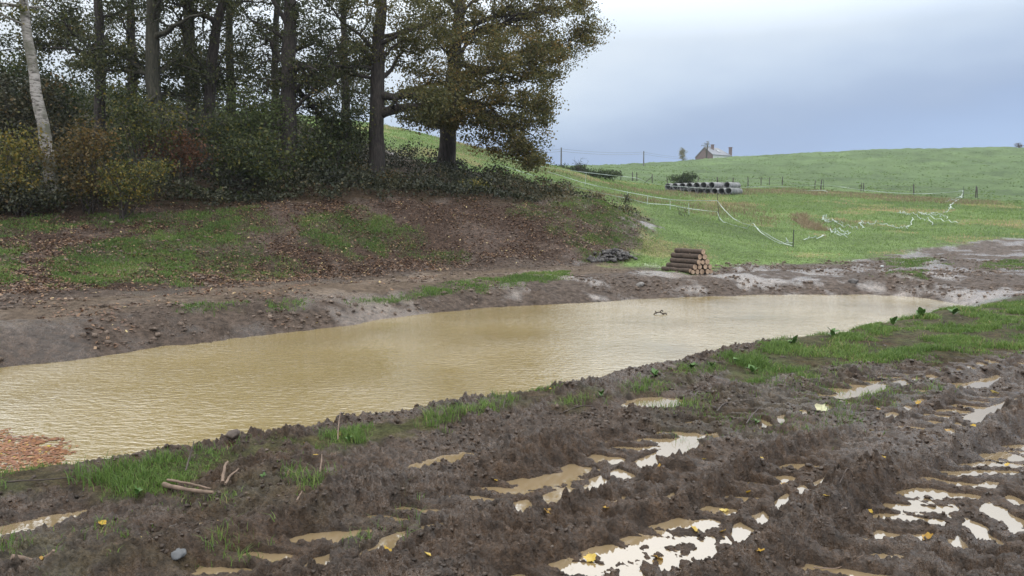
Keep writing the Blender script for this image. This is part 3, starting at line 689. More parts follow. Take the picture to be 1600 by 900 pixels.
make_tree('oak_tree', 'spreading oak with rusty drooping crown at the right end of the wood', tp((697,272,37.5),(700,200,37.5),(704,130,37.5),(712,60,37.5),(718,0,37.5),(722,-140,37.5),(722,-260,37.5)), .46,
          [E(765,150,35.5,3.6,2.8,2.2,2.2), E(795,210,35.3,1.9,2.2,1.2,1.3), E(815,240,35.2,1.0,1.4,.55,.5), E(720,110,34.5,3.0,2.2,1.9,1.4), E(672,165,34.0,1.5,1.7,.95,1.0), E(720,185,34.5,1.6,1.6,.7,.6), E(840,150,35.6,1.2,1.8,1.5,.8), E(845,95,36,1.5,2.0,1.3,.7),
           E(850,15,37,2.8,3.0,1.6,1.3), E(915,30,37.5,1.35,1.6,1.5,.8), E(885,75,37,1.0,1.4,1.0,.35), E(835,255,35.0,.7,1.0,.35,.25), E(700,20,37,3.2,3.0,2.2,1.2), E(780,60,37,3.2,3.0,2.0,1.4), E(760,-130,37.5,5.5,4.5,3.8,1.7), E(850,-60,37.5,3.4,3,2.6,1.0)],
          14, 900, 92, .11, M_oakrust, M_bark, G_TREE, vmean=.45, flare=1.5, blob=.31,
          limbs=[(at(712,60,37.5), at(830,25,37), .20), (at(715,40,37.5), at(900,8,37.5), .17), (at(705,120,37.5), at(800,110,35.5), .20), (at(703,140,37.5), at(770,205,35.5), .16), (at(704,130,37.5), at(640,140,35), .14),
                 (at(703,150,37.3), at(840,215,35.5), .15), (at(716,20,37.5), at(660,-30,36), .18), (at(708,100,37.5), at(860,120,36), .16)])
# ------------------------------------------------------------------ bushes in front of the wood
def make_bush(name, label, base, env, nst, ncl, nleaf, lsize, mat, vmean=.5, blob=.28, group='bushes under the trees', bark=None, cat='bush', rad=.022, vsd=.16):
    b = np.array([base[0], base[1], ga(base[0], base[1])-.05]); root = empty(name, tuple(b)); tag(root, label, cat, group)
    W = np.array([e[2] for e in env], float); W /= W.sum(); mb = MB(); nodes = []
    def envpt():
        e = env[rng.choice(len(env), p=W)]; d = rng.normal(size=3); d /= np.linalg.norm(d)
        p = np.array(e[0])+d*rng.random()**.45*np.array(e[1]); p[2] = max(p[2], ga(p[0], p[1])+.12); return p
    for k in range(nst):
        t = envpt(); p0 = b+np.array([*rng.normal(size=2)*.12, 0]); mid = (p0+t)/2+np.array([*(rng.normal(size=2)*.15), .35*abs(t[2]-p0[2])])
        P_ = wob(bez(p0, mid, t, 9), .04); mb.tube(P_, np.linspace(rad, rad*.25, 9), 5, False); nodes += list(P_[2:])
    ND = np.array(nodes); cl = []; cc = []
    for k in range(ncl):
        p = envpt(); q = int(np.argmin(np.linalg.norm(ND-p, axis=1))); P_ = bez(ND[q], (ND[q]+p)/2+np.array([0,0,.08]), p, 4)
        mb.tube(P_, np.linspace(rad*.35, rad*.15, 4), 3, False)
        nl = int(nleaf*rng.uniform(.5, 1.5)); f = rng.random(nl)[:,None]
        cl.append(P_[0]+(p-P_[0])*f+rng.normal(size=(nl, 3))*blob*np.array([1, 1, .5])); cc.append(np.full(nl, vmean+rng.normal(0, .15)))
    mb.build('stems', bark or M_bark, root, True)
    if nleaf:
        o = leaves_mesh('foliage', np.vstack(cl), lsize, mat, root, vals=np.concatenate(cc), vsd=vsd); o['kind'] = 'stuff'
    return root
def gb(px, d): p = at(px, 300, d); return (p.x, p.y)
make_bush('hazel_bush', 'yellow-leaved hazel bush left of the leaning birch', gb(20,21.6), [E(22,235,21.6,.95,.8,.85), E(15,280,21.3,.9,.6,.4,.9)], 9, 85, 34, .085, M_hazel, .72)
make_bush('hazel_bush', 'orange and yellow bush just right of the leaning birch', gb(140,22), [E(140,215,22,.85,.8,.55,1.2), E(125,250,21.8,.9,.7,.5), E(140,285,21.7,1.0,.6,.35,.8), E(100,235,21.9,.6,.6,.6,.4)], 10, 100, 36, .085, M_orange, .45)
make_bush('hazel_bush', 'low olive-yellow bush below the orange one, right of the birch foot', gb(190,21.8), [E(195,272,21.8,.85,.6,.38), E(190,298,21.7,.9,.6,.25,.8), E(235,265,21.9,.6,.5,.35,.5)], 8, 75, 32, .08, M_hazel, .58)
make_bush('hazel_bush', 'olive-green bush in front of the fourth trunk', gb(225,24), [E(225,195,24.2,1.1,1.0,.9), E(205,150,24.4,.9,.8,.7,.6)], 10, 95, 36, .09, M_hazel, .38)
make_bush('dogwood_bush', 'reddish-brown bush with tinted leaves between the trunks', gb(293,25), [E(293,232,25,.6,.7,.75), E(235,225,25,.45,.5,.5,.5)], 9, 60, 32, .085, M_red, .45)
make_bush('hazel_bush', 'broad green-olive bush beneath the horizontal dead limb', gb(370,26), [E(365,235,26,1.5,1.0,.75), E(330,190,26.4,1.0,.9,.7,.6), E(400,265,25.8,.9,.8,.4,.5)], 12, 130, 36, .09, M_hazel, .30)
make_bush('hazel_bush', 'tall green bush left of the thick oak trunk', gb(400,28), [E(395,185,28,1.3,1.0,1.2)], 9, 95, 36, .095, M_green, .5)
make_bush('elder_bush', 'dark green leafy bush between the two thick oak trunks', gb(515,29.5), [E(515,225,29.5,1.4,1.0,.95), E(540,185,30,1.0,.9,.6,.5), E(480,250,29,.8,.8,.6,.4)], 12, 125, 36, .095, M_hazel, .25)
make_bush('sapling_bush', 'small orange-leaved bush at the foot of the tall grey trunk', gb(616,30.3), [E(612,280,30.3,.5,.45,.32), E(560,262,30.2,.4,.4,.25,.5)], 7, 40, 26, .08, M_orange, .4)
make_bush('sapling_bush', 'small yellow-green shrub at the wood edge below the spreading oak', gb(745,29.6), [E(745,294,29.6,.5,.45,.28)], 7, 36, 26, .08, M_hazel, .6)
make_bush('bramble_bush', 'dark bramble mound at the foot of the birch, far left', gb(35,21.2), [E(30,305,21.2,1.4,.6,.42)], 10, 75, 36, .085, M_dark, .55)
make_bush('bramble_bush', 'dark ivy-green bush behind the birch on the far left', gb(30,26), [E(40,175,26,1.8,1.2,1.6)], 12, 130, 42, .11, M_dark, .65)
make_bush('bramble_bush', 'large dark leafy bush filling the left edge above the hazel', gb(5,33), [E(10,125,33,2.6,1.6,1.9), E(70,150,33,1.8,1.4,1.6,.7)], 12, 170, 44, .13, M_green, .35)
make_bush('weed_shrub', 'tall grey-green weedy shrub at the end of the wood edge', gb(884,34.5), [E(884,298,34.5,.75,.5,.55)], 26, 70, 16, .06, M_dry, .12, .14, 'weedy shrubs beside the tape fence', rad=.012)
make_bush('weed_shrub', 'smaller weedy shrub just right of the tall grey-green one', gb(928,34.8), [E(928,306,34.8,.55,.45,.35)], 20, 46, 14, .06, M_dry, .18, .12, 'weedy shrubs beside the tape fence', rad=.012)
make_bush('weed_shrub', 'low dark weedy clump touching the sagging tape', gb(982,36), [E(980,310,36,.3,.3,.22)], 12, 26, 12, .06, M_dark, .6, .1, 'weedy shrubs beside the tape fence', rad=.01)
make_bush('weed_shrub', 'thin brown dead weed standing near the tape stake', gb(1066,37), [E(1066,326,37,.35,.3,.32)], 12, 20, 5, .05, M_dry, .2, .08, 'weedy shrubs beside the tape fence', rad=.008)
make_bush('hedge_shrub', 'dark evergreen shrub on the skyline, left part of the low hedge', gb(868,72), [E(868,265,72,1.5,1.0,.55), E(890,268,72,1.0,1,.5)], 8, 70, 34, .15, M_green, .12, .25, 'dark shrubs on the skyline')
make_bush('hedge_shrub', 'dark rounded shrub in the middle of the skyline hedge', gb(910,72), [E(908,266,72,1.1,1.0,.7), E(930,270,72,1.4,1,.5)], 8, 75, 34, .15, M_green, .12, .25, 'dark shrubs on the skyline')
make_bush('hedge_shrub', 'low tapering shrub at the right end of the skyline hedge', gb(955,74), [E(950,272,74,1.5,1.0,.35)], 8, 50, 30, .15, M_green, .15, .22, 'dark shrubs on the skyline')
make_bush('bare_shrub', 'bare twiggy shrub sticking out of the skyline hedge', gb(906,71), [E(906,254,71,.9,.6,.75)], 22, 40, 0, .1, M_dark, .5, .2, 'dark shrubs on the skyline', rad=.02)
make_bush('field_bush', 'dark green bush behind the stacked concrete pipes', gb(1063,86), [E(1063,281,86,1.5,1.0,.75), E(1078,277,86,.9,.8,.8,.6)], 9, 75, 34, .16, M_green, .12, .25, 'dark shrubs on the skyline')
# ------------------------------------------------------------------ ground cover: ivy, brambles, saplings that read as one mass
def cellarea():
    a = np.zeros((nr-1, nc-1)); dr = (RR[1:]-RR[:-1])[:,None]; da = (AZ[1:]-AZ[:-1])[None,:]; return RR[:-1,None]*da*dr
CA = cellarea()
def scatter(mask, n, clump=0, seed=1):
    w = (CA*mask[:-1,:-1]).ravel().astype(float); cs = np.cumsum(w); k = np.searchsorted(cs, rng.random(n)*cs[-1]); k = np.clip(k, 0, len(w)-1)
    i, j = k//(nc-1), k % (nc-1); fi = rng.random(n); fj = rng.random(n)
    r = RR[i]+(RR[i+1]-RR[i])*fi; a = AZ[j]+(AZ[j+1]-AZ[j])*fj; x = r*np.sin(a); y = r*np.cos(a)
    z = (gZ[i,j]*(1-fj)+gZ[i,j+1]*fj)*(1-fi)+(gZ[i+1,j]*(1-fj)+gZ[i+1,j+1]*fj)*fi
    return x, y, z
inview = (np.abs(np.arctan2(gX, gY)) < math.radians(39)).astype(float)
ivy_zone = inview*np.clip(inpoly(gX, gY, np.vstack([bank_top, [[6.0, 33.5]], [[2.0, 35.5]], [[-3, 39]], [[-8, 46]], [[-16, 54]], [[-60, 60]], [[-60, 14]]]), .4), 0, 1)
edge_d = np.full(gX.shape, 99.)
cov = fbm(gX*.55, gY*.55, 3, 201)
front = inpoly(gX, gY, np.vstack([bank_top, (bank_top*(1+2.2/np.hypot(bank_top[:,0], bank_top[:,1]))[:,None])[::-1]]), .3)
wz = ivy_zone*np.maximum(sst(-.45, .2, cov), front*np.where(gX > 2.5, .2, 1.1))*np.where(gX > 2.0, .45, 1.0)*(1/(1+(gR/30)**3))*(gR < 62)
n_u = 96000; ux, uy, uz = scatter(wz, n_u)
hh = .16+.55*np.clip(fbm(ux*.5, uy*.5, 3, 203)+.35, 0, 1.2)*np.where(ux < -3.5, 1.9, 1.0)*sst(20, 24.5, np.hypot(ux, uy)+.12*(-ux))
hh = hh*np.where(ux > 2.5, .5, 1)
C_ = np.stack([ux, uy, uz+.03+hh*rng.random(n_u)**.7], 1)
vv_ = .42+.25*fbm(ux*.4, uy*.4, 2, 207)
ug = leaves_mesh('undergrowth', C_, .10, M_dark, None, vals=vv_+.22*sst(-2, 4, ux), vsd=.2); tag(ug, 'dark ivy and bramble undergrowth covering the ground beneath the trees', 'undergrowth', kind='stuff')
# mixed autumn saplings deeper in the wood
n_u = 36000; wz2 = ivy_zone*sst(-.1, .35, fbm(gX*.3, gY*.3, 3, 211))*(gX < -.2*gY)*(gR < 60)*(gR > 22.5)
ux, uy, uz = scatter(wz2, n_u); hh = 2.0*np.clip(fbm(ux*.25, uy*.25, 3, 213)+.55, .1, 1.3)*sst(22, 27, np.hypot(ux, uy))
C_ = np.stack([ux, uy, uz+.15+hh*rng.random(n_u)**.8], 1)
ug2 = leaves_mesh('woodland_saplings', C_, .13, M_hazel, None, vals=.30+.22*fbm(ux*.35, uy*.35, 2, 217), vsd=.16); tag(ug2, 'thicket of olive and brown saplings deep between the trunks', 'saplings', kind='stuff')

# ------------------------------------------------------------------ grass, litter, clods
def blades(name, x, y, z, h, w, mat, vals, lean=.5, seg=1):
    n = len(x); th = rng.random(n)*2*np.pi; ln = rng.random(n)*lean*h; ld = rng.random(n)*2*np.pi
    b = np.stack([x, y, z-.01], 1); sx = np.stack([np.cos(th), np.sin(th), 0*th], 1)*(w/2)[:,None] if np.ndim(w) else np.stack([np.cos(th), np.sin(th), 0*th], 1)*w/2
    tip = b+np.stack([np.cos(ld)*ln, np.sin(ld)*ln, h], 1)
    if seg == 1:
        V = np.stack([b-sx, b+sx, tip], 1).reshape(-1, 3); Fq = np.arange(n*3).reshape(n, 3); rep = 3
    else:
        mid = b+np.stack([np.cos(ld)*ln*.3, np.sin(ld)*ln*.3, h*.6], 1)
        tip = b+np.stack([np.cos(ld)*ln*1.2, np.sin(ld)*ln*1.2, h*.95], 1)
        V = np.stack([b-sx, b+sx, mid+sx*.7, mid-sx*.7, tip], 1).reshape(-1, 3); q = np.arange(n)[:,None]*5
        Fq = np.concatenate([q+np.array([[0,1,2]]), q+np.array([[0,2,3]]), q+np.array([[3,2,4]])]); rep = 5
    v = np.clip(vals+rng.normal(0, .18, n), 0, 1)
    return mesh_np(name, V, Fq, mat, attrs={'v': ('FLOAT', np.repeat(v, rep))})
# long grass along the near bank
ngm = z_ng*inview*sst(-.25, .4, fbm(gX*1.6, gY*1.6, 3, 301))*(gN < crest(gS)+.35)*(gR < 24)
x, y, z = scatter(ngm*(1/np.maximum(gR, 4)), 50000); kk = z > .05; x, y, z = x[kk], y[kk], z[kk]
h = (.028+.055*np.clip(fbm(x*1.3, y*1.3, 3, 303)+.5, 0, 1.2))*rng.uniform(.5, 1.4, len(x))
tag(blades('bank_grass', x, y, z, h, .0055*np.clip(np.hypot(x, y)/6, 1, 2.2), M_grass, .5+.2*fbm(x*.9, y*.9, 2, 305), 1.0, 2), 'bright green grass fringe along the near edge of the pond', 'grass', kind='stuff')
# short grass patches of the far bank
bgm = z_g*inview*np.clip(.12+sst(-.4, .45, fbm(gX*1.3, gY*1.3, 4, 311)), 0, 1)
x, y, z = scatter(bgm, 90000); h = .065*rng.uniform(.4, 1.3, len(x))
tag(blades('slope_grass', x, y, z, h, .022, M_grass, .45+.25*fbm(x*.7, y*.7, 3, 313), 1.0), 'patchy green grass growing on the far bank slope', 'grass', kind='stuff')
# meadow
mm = z_mead*inview*(gR < 85)/np.maximum(gR, 20)**1.2
x, y, z = scatter(mm, 110000); r_ = np.hypot(x, y); h = .10*rng.uniform(.4, 1.3, len(x))*np.clip(r_/45, .8, 1.4)
dv = np.where(fbm(x*.16, y*.16, 3, 113) > .30, .45, 0)
tag(blades('meadow_grass', x, y, z, h, .03*np.clip(r_/35, .8, 2), M_pasture, .40+.25*fbm(x*.4, y*.4, 3, 321)+dv, 1.0), 'rough green meadow grass on the rising field', 'grass', kind='stuff')
fm = z_mead*inview*(gR > 80)*(gR < 212)*sst(-.2, .5, fbm(gX*.22, gY*.12, 3, 325))/np.maximum(gR, 20)
x, y, z = scatter(fm, 16000); r_ = np.hypot(x, y); h = .15*rng.uniform(.4, 1.3, len(x))
tag(blades('hill_tufts', x, y, z, h, .30, M_pasture, .18+.25*fbm(x*.1, y*.1, 3, 327), 1.0), 'low grass tufts roughening the far hillside', 'grass', kind='stuff')
# straw-coloured dead grass: along the fence line, around the tape, one reddish tussock
def at_poly(pts, soft): return inpoly(gX, gY, poly(pts), soft)
dz = np.maximum.reduce([at_poly([(960,288),(1050,300),(1180,296),(1300,300),(1420,308),(1560,316),(1560,322),(1400,316),(1290,306),(1180,304),(1050,308),(960,296)], .9)*.8,
                        at_poly([(1060,320),(1160,318),(1200,332),(1130,340),(1080,334)], .8), at_poly([(1170,335),(1215,338),(1215,352),(1175,352)], .6), at_poly([(880,300),(1000,305),(1060,318),(980,318),(900,318)], .8)*.7,
                        at_poly([(640,195),(760,238),(840,262),(960,290),(1000,300),(840,272),(700,235)], 1.0)*.45, at_poly([(1300,345),(1360,348),(1360,356),(1300,358)], .6)*.5])*inview
x, y, z = scatter(dz, 26000); r_ = np.hypot(x, y); h = .20*rng.uniform(.4, 1.4, len(x))
tag(blades('dry_grass', x, y, z, h, .03*np.clip(r_/45, .8, 2), M_dry, .42+.25*fbm(x*.5, y*.5, 2, 331), 1.2), 'straw-coloured dead grass along the fence line and tape', 'grass', kind='stuff')
def tussock(label, pts, n, hgt, mat, vm):
    zm = at_poly(pts, .35)*inview; x, y, z = scatter(zm, n); h = hgt*rng.uniform(.4, 1.3, n)
    o = blades('dead_bracken', x, y, z, h, .035, mat, np.full(n, vm), 1.6); tag(o, label, 'bracken'); return o
tussock('reddish-brown heap of dead bracken beside the tangled white tape', [(1243,339),(1256,339),(1272,354),(1290,361),(1266,359),(1247,350)], 1500, .26, M_dry, .5)
# fallen leaves on the far bank
lt = inview*np.clip(z_bank*sst(-.25, .35, fbm(gX*.55, gY*.55, 3, 341))*sst(10, -4, gX)+.35*z_farm*(gX < -2)*(gR > 9)*(gR < 20)*sst(0, .5, fbm(gX*.7, gY*.7, 2, 343)), 0, 1)*(gZ > .05)
toe = np.maximum(at_poly([(250,440),(500,418),(700,408),(780,406),(700,420),(500,436),(330,446)], .3), at_poly([(0,430),(110,438),(110,452),(0,462)], .3))
lt = np.maximum(lt, toe*1.6*inview)+z_bank*inview*.35
x, y, z = scatter(lt, 30000); n = len(x)
a = rng.random(n)*2*np.pi; tl = rng.normal(0, .35, (n, 2)); s_ = .066*rng.uniform(.5, 1.4, n)
u3 = np.stack([np.cos(a), np.sin(a), tl[:,0]], 1)*s_[:,None]; w3 = np.stack([-np.sin(a), np.cos(a), tl[:,1]], 1)*s_[:,None]*.62
Cc = np.stack([x, y, z+.018], 1)
V = np.stack([Cc-u3*.5, Cc+w3*.5, Cc+u3*.5, Cc-w3*.5], 1).reshape(-1, 3)
tag(mesh_np('leaf_litter', V, np.arange(n*4).reshape(n, 4), M_litter, attrs={'v': ('FLOAT', np.repeat(np.clip(rng.normal(.48, .26, n), 0, 1), 4))}), 'brown and russet fallen leaves strewn over the far bank', 'leaves', kind='stuff')
# raft of leaves floating at the near left corner of the pond
fp = np.array([[v.x, v.y] for v in (atz(px, py, 0.0) for px, py in ((-260,660),(-120,668),(0,676),(40,682),(80,692),(108,708),(92,726),(60,745),(-60,765),(-260,760)))])
n = 6500; bb0, bb1 = fp.min(0), fp.max(0); xy = bb0+(bb1-bb0)*rng.random((n*3, 2)); mk = inpoly(xy[:,0], xy[:,1], fp, .12) > rng.random(n*3)*.9; xy = xy[mk][:n]; n = len(xy)
a = rng.random(n)*2*np.pi; s_ = .048*rng.uniform(.5, 1.3, n); tl = rng.normal(0, .03, (n, 2))
u3 = np.stack([np.cos(a), np.sin(a), tl[:,0]], 1)*s_[:,None]; w3 = np.stack([-np.sin(a), np.cos(a), tl[:,1]], 1)*s_[:,None]*.6
Cc = np.column_stack([xy, .004+.006*rng.random(n)]); V = np.stack([Cc-u3*.5, Cc+w3*.5, Cc+u3*.5, Cc-w3*.5], 1).reshape(-1, 3)
tag(mesh_np('floating_leaves', V, np.arange(n*4).reshape(n, 4), M_float, attrs={'v': ('FLOAT', np.repeat(np.clip(rng.normal(.5, .22, n), 0, 1), 4))}), 'raft of russet leaves floating in the near left corner of the pond', 'leaves', kind='stuff')
# crumbs and clods of mud
ICO = None
def ico():
    t = (1+5**.5)/2; v = np.array([[-1,t,0],[1,t,0],[-1,-t,0],[1,-t,0],[0,-1,t],[0,1,t],[0,-1,-t],[0,1,-t],[t,0,-1],[t,0,1],[-t,0,-1],[-t,0,1]], float); v /= np.linalg.norm(v[0])
    f = np.array([[0,11,5],[0,5,1],[0,1,7],[0,7,10],[0,10,11],[1,5,9],[5,11,4],[11,10,2],[10,7,6],[7,1,8],[3,9,4],[3,4,2],[3,2,6],[3,6,8],[3,8,9],[4,9,5],[2,4,11],[6,2,10],[8,6,7],[9,8,1]]); return v, f
IV, IF = ico()
def lumps(name, x, y, z, size, mat, sink=.25, flat=.7, attrs=None, smooth=True):
    n = len(x); v = IV[None]*(1+.34*np.clip(rng.normal(size=(n, 12, 1)),-2,2))*np.asarray(size)[:,None,None]
    v = v*np.stack([rng.uniform(.7, 1.3, n), rng.uniform(.7, 1.3, n), flat*rng.uniform(.7, 1.2, n)], 1)[:,None,:]
    a = rng.random(n)*2*np.pi; ca_, sa = np.cos(a)[:,None], np.sin(a)[:,None]
    v = np.stack([v[:,:,0]*ca_-v[:,:,1]*sa, v[:,:,0]*sa+v[:,:,1]*ca_, v[:,:,2]], -1)+np.stack([x, y, z+np.asarray(size)*(flat-.0)*(.5-sink)], 1)[:,None,:]
    Fq = (np.arange(n)[:,None,None]*12+IF[None]).reshape(-1, 3); return mesh_np(name, v.reshape(-1, 3), Fq, mat, smooth=smooth, attrs=attrs)
def soil_attrs(x, y, k=12, colr=(.062,.044,.032), wetv=.8):
    n = len(x); v = rng.uniform(.8, 1.25, n); cc = np.concatenate([np.array(colr)[None]*v[:,None], np.ones((n, 1))], 1)
    return {'soil': ('FLOAT_COLOR', np.repeat(cc, k, 0)), 'wet': ('FLOAT', np.repeat(rng.uniform(.3, 1, n)*wetv, k)), 'fine': ('FLOAT', np.full(n*k, .010))}
cm = z_near*(1-z_ng)*inview*(gR > 2.4)*(gR < 15)*sst(-.35, .35, fbm(gX*1.1, gY*1.1, 3, 351))*(gZ > WL+.004)/np.maximum(gR, 3)**1.1
x, y, z = scatter(cm, 6500); sz = .005+.014*rng.random(len(x))**3; sz = sz*np.clip(np.hypot(x, y)/5, .8, 1.6)
tag(lumps('mud_crumbs', x, y, z, sz, M_ground, attrs=soil_attrs(x, y), smooth=False), 'crumbs and clods of wet mud thrown up by the wheels', 'mud', kind='stuff')
cm = (z_farm*.8+z_bank*.35)*inview*(gR < 30)*(gZ > .03)*sst(-.35, .5, fbm(gX*.4, gY*.4, 3, 353))*(1-.6*z_path)
x, y, z = scatter(cm, 7500); sz = .013+.05*rng.random(len(x))**4
tag(lumps('earth_clods', x, y, z, sz, M_ground, attrs=soil_attrs(x, y, colr=(.135,.102,.08), wetv=.25)), 'lumps of brown earth scattered along the far shore', 'earth', kind='stuff')
# ------------------------------------------------------------------ log stack
M_logbark = simple('log_bark', (.115,.082,.062), (.045,.034,.027), 9, .85, .012, (1.2, 1.2, 1.2))
def endgrain():
    m, t, b = newmat('cut_wood'); co = N(t, 'ShaderNodeTexCoord').outputs['Object']
    w = N(t, 'ShaderNodeTexNoise'); L(t, co, w.inputs['Vector']); w.inputs['Scale'].default_value = 14
    cc = ramp(t, w.outputs[0], [(.3, (.30,.20,.13)), (.7, (.55,.39,.27))]); L(t, cc, b.inputs['Base Color']); b.inputs['Roughness'].default_value = .8; return m
M_cut = endgrain()
lr = .083; ax = Vector((-.46, .888, 0)); rw = Vector((.888, .46, 0)); p0 = hit(1097, 427); p0.z = ga(p0.x, p0.y)
names_row = ['bottom', 'second', 'third', 'fourth']; pos = {5: ['leftmost', 'second from the left', 'middle', 'second from the right', 'rightmost'], 4: ['leftmost', 'second from the left', 'third from the left', 'rightmost'], 3: ['left', 'middle', 'right'], 2: ['left', 'right'], 1: ['topmost']}
def log(label, c0, r, ln, axis=ax):
    c0 = Vector(c0); root = empty('log', tuple(c0)); tag(root, label, 'log', 'logs stacked by the pond')
    a = axis.normalized(); k = 9; pts = [c0+a*(ln*q/(k-1)-ln/2)+Vector((*(rng.normal(size=2)*.004), float(rng.normal())*.004)) for q in range(k)]
    mb = MB(); mb.tube([tuple(p) for p in pts], r*(1+.03*rng.normal(size=k)), 14, False); bk = mb.build('bark', M_logbark, root, True)
    for e, sg in ((0, -1), (k-1, 1)):
        m2 = MB(); m2.tube([tuple(pts[e]-a*sg*.010), tuple(pts[e]+a*sg*.006)], [r*.97, r*.95], 14, True); m2.build('cut_end', M_cut, root)
    if rng.random() < .6:                                   # stub of a side branch
        m3 = MB(); q = pts[int(rng.integers(2, 7))]; up_ = Vector((float(rng.normal())*.4, float(rng.normal())*.4, 1)).normalized(); m3.tube([tuple(q+up_*r*.8), tuple(q+up_*r*1.16)], [r*.2, r*.17], 7); m3.build('knot', M_cut, bk).location = (0, 0, 0)
    return root
for row in range(5):
    nn = 5-row
    for k in range(nn):
        r = lr*rng.uniform(.78, 1.0); off = (k-(nn-1)/2)*2*lr*1.01
        c0 = p0+rw*off+Vector((0, 0, lr+row*lr*1.735))+ax*(.6+rng.normal()*.03)
        lab = 'single log on top of the stack by the pond' if row == 4 else f'{pos[nn][k]} log in the {names_row[row]} row of the log stack'
        log(lab, c0, r, 1.2)
c0 = p0-rw*(2.5*2*lr+.02)+ax*.62+Vector((0, 0, .035)); c0.z = ga(c0.x, c0.y)+.035
log('half-sunken log lying on the ground left of the log stack', c0, .06, 1.15, (ax+rw*-.06))
# ------------------------------------------------------------------ concrete pipes
M_conc = simple('concrete', (.30,.30,.305), (.12,.12,.12), 2.5, .85, .004)
axp = Vector((.64, .768, 0)).normalized(); rwp = Vector((.768, -.64, 0)).normalized(); pr = .315
pp = hit(1098, 301.5)
def pipe(label, c0, ln=2.3, r=pr):
    c0 = Vector(c0); root = empty('concrete_pipe', tuple(c0)); tag(root, label, 'pipe', 'concrete pipes stacked in the field'); a = axp
    h0 = c0-a*ln/2; h1 = c0+a*ln/2; ri = r*.86; k = 20
    A = Vector((-a.y, a.x, 0)); B = Vector((0, 0, 1))
    def ring(c_, rr): return [list(c_+(A*math.cos(q*2*math.pi/k)+B*math.sin(q*2*math.pi/k))*rr) for q in range(k)]
    V = np.array(ring(h0, r)+ring(h1, r)+ring(h1, ri)+ring(h0, ri)); Q = []
    for e in range(4):
        for q in range(k): Q.append([e*k+q, e*k+(q+1) % k, ((e+1) % 4)*k+(q+1) % k, ((e+1) % 4)*k+q])
    m_ = MB(); m_.add(V, Q); m_.build('pipe_wall', M_conc, root)
    m2 = MB(); s0 = h1-a*.14; V = np.array(ring(s0, r*1.002)+ring(s0+a*.01, r*1.12)+ring(h1+a*.03, r*1.12)+ring(h1+a*.03, ri*1.02)); Q = []
    for e in range(3):
        for q in range(k): Q.append([e*k+q, e*k+(q+1) % k, (e+1)*k+(q+1) % k, (e+1)*k+q])
    m2.add(V, Q); m2.build('socket_collar', M_conc, root)
    return root
ords = ['first', 'second', 'third', 'fourth', 'fifth', 'sixth', 'seventh', 'eighth', 'ninth', 'tenth']
gzp = ga(pp.x, pp.y)-.24
for k in range(10):
    c0 = pp+rwp*((k-4.6)*.73); c0.z = gzp+pr; pipe(f'{ords[k]} concrete pipe from the left in the lower row', c0 + axp*(0 if k < 7 else -.15*k+.9))
for k in range(7):
    c0 = pp+rwp*((k-4.1)*.73); c0.z = gzp+pr+pr*1.80; pipe(f'{ords[k]} concrete pipe from the left in the upper row', c0+axp*(rng.normal()*.08))
c0 = pp+rwp*(3.45*.73); c0.z = gzp+pr+pr*1.80; pipe('last concrete pipe at the right end of the upper row, pushed back', c0+axp*.75)
# ------------------------------------------------------------------ pasture fence
M_post = simple('weathered_post', (.10,.085,.075), (.04,.035,.03), 8, .9, .01)
M_wire = simple('fence_wire', (.16,.16,.16), None, 8, .5, 0)
M_tape = simple('white_tape', (.52,.58,.53), (.40,.46,.42), 12, .6, 0)
M_stake = simple('dark_stake', (.05,.05,.048), None, 8, .6, 0)
fp0 = [(970,281),(988,283),(995,284),(1019,287),(1043,289),(1090,291),(1121,291.5),(1145,291.5),(1169,291.5),(1189,291),(1202,290.5),(1222,291),(1273,297),(1282,297),(1345,299),(1349,299),(1428,304),(1524,310),(1527,310),(1620,313),(1720,314)]
fr = hit(1250, 296, 60); froot = empty('pasture_fence', tuple(fr)); tag(froot, 'old post and wire fence of leaning dark posts across the field', 'fence')
ptops = []
for k, (px, py) in enumerate(fp0):
    p = hit(px, py, 55, 130); z = ga(p.x, p.y); h = 1.15*rng.uniform(.8, 1.1); ln = rng.normal(size=2)*.06; rd = .055*rng.uniform(.8, 1.3)
    mb = MB(); mb.tube([(p.x, p.y, z-.3), (p.x+ln[0]*.5, p.y+ln[1]*.5, z+h*.5), (p.x+ln[0], p.y+ln[1], z+h*.985), (p.x+ln[0], p.y+ln[1], z+h)], [rd*1.05, rd, rd*.95, rd*.6], 7); mb.build('post', M_post, froot, True)
    if k not in (2, 13, 15, 18): ptops.append((p.x+ln[0], p.y+ln[1], z, h))
    if k == 3:
        mb = MB(); mb.tube([(p.x-1.0, p.y-.1, z+.02), (p.x, p.y, z+.8)], .045, 6); mb.build('brace', M_post, froot, True)
for fh in (.45, .85):
    mb = MB()
    mb.tube([(x_, y_, z_+fh) for x_, y_, z_, h_ in ptops], .007, 4, False)
    mb.build('wire', M_wire, froot)
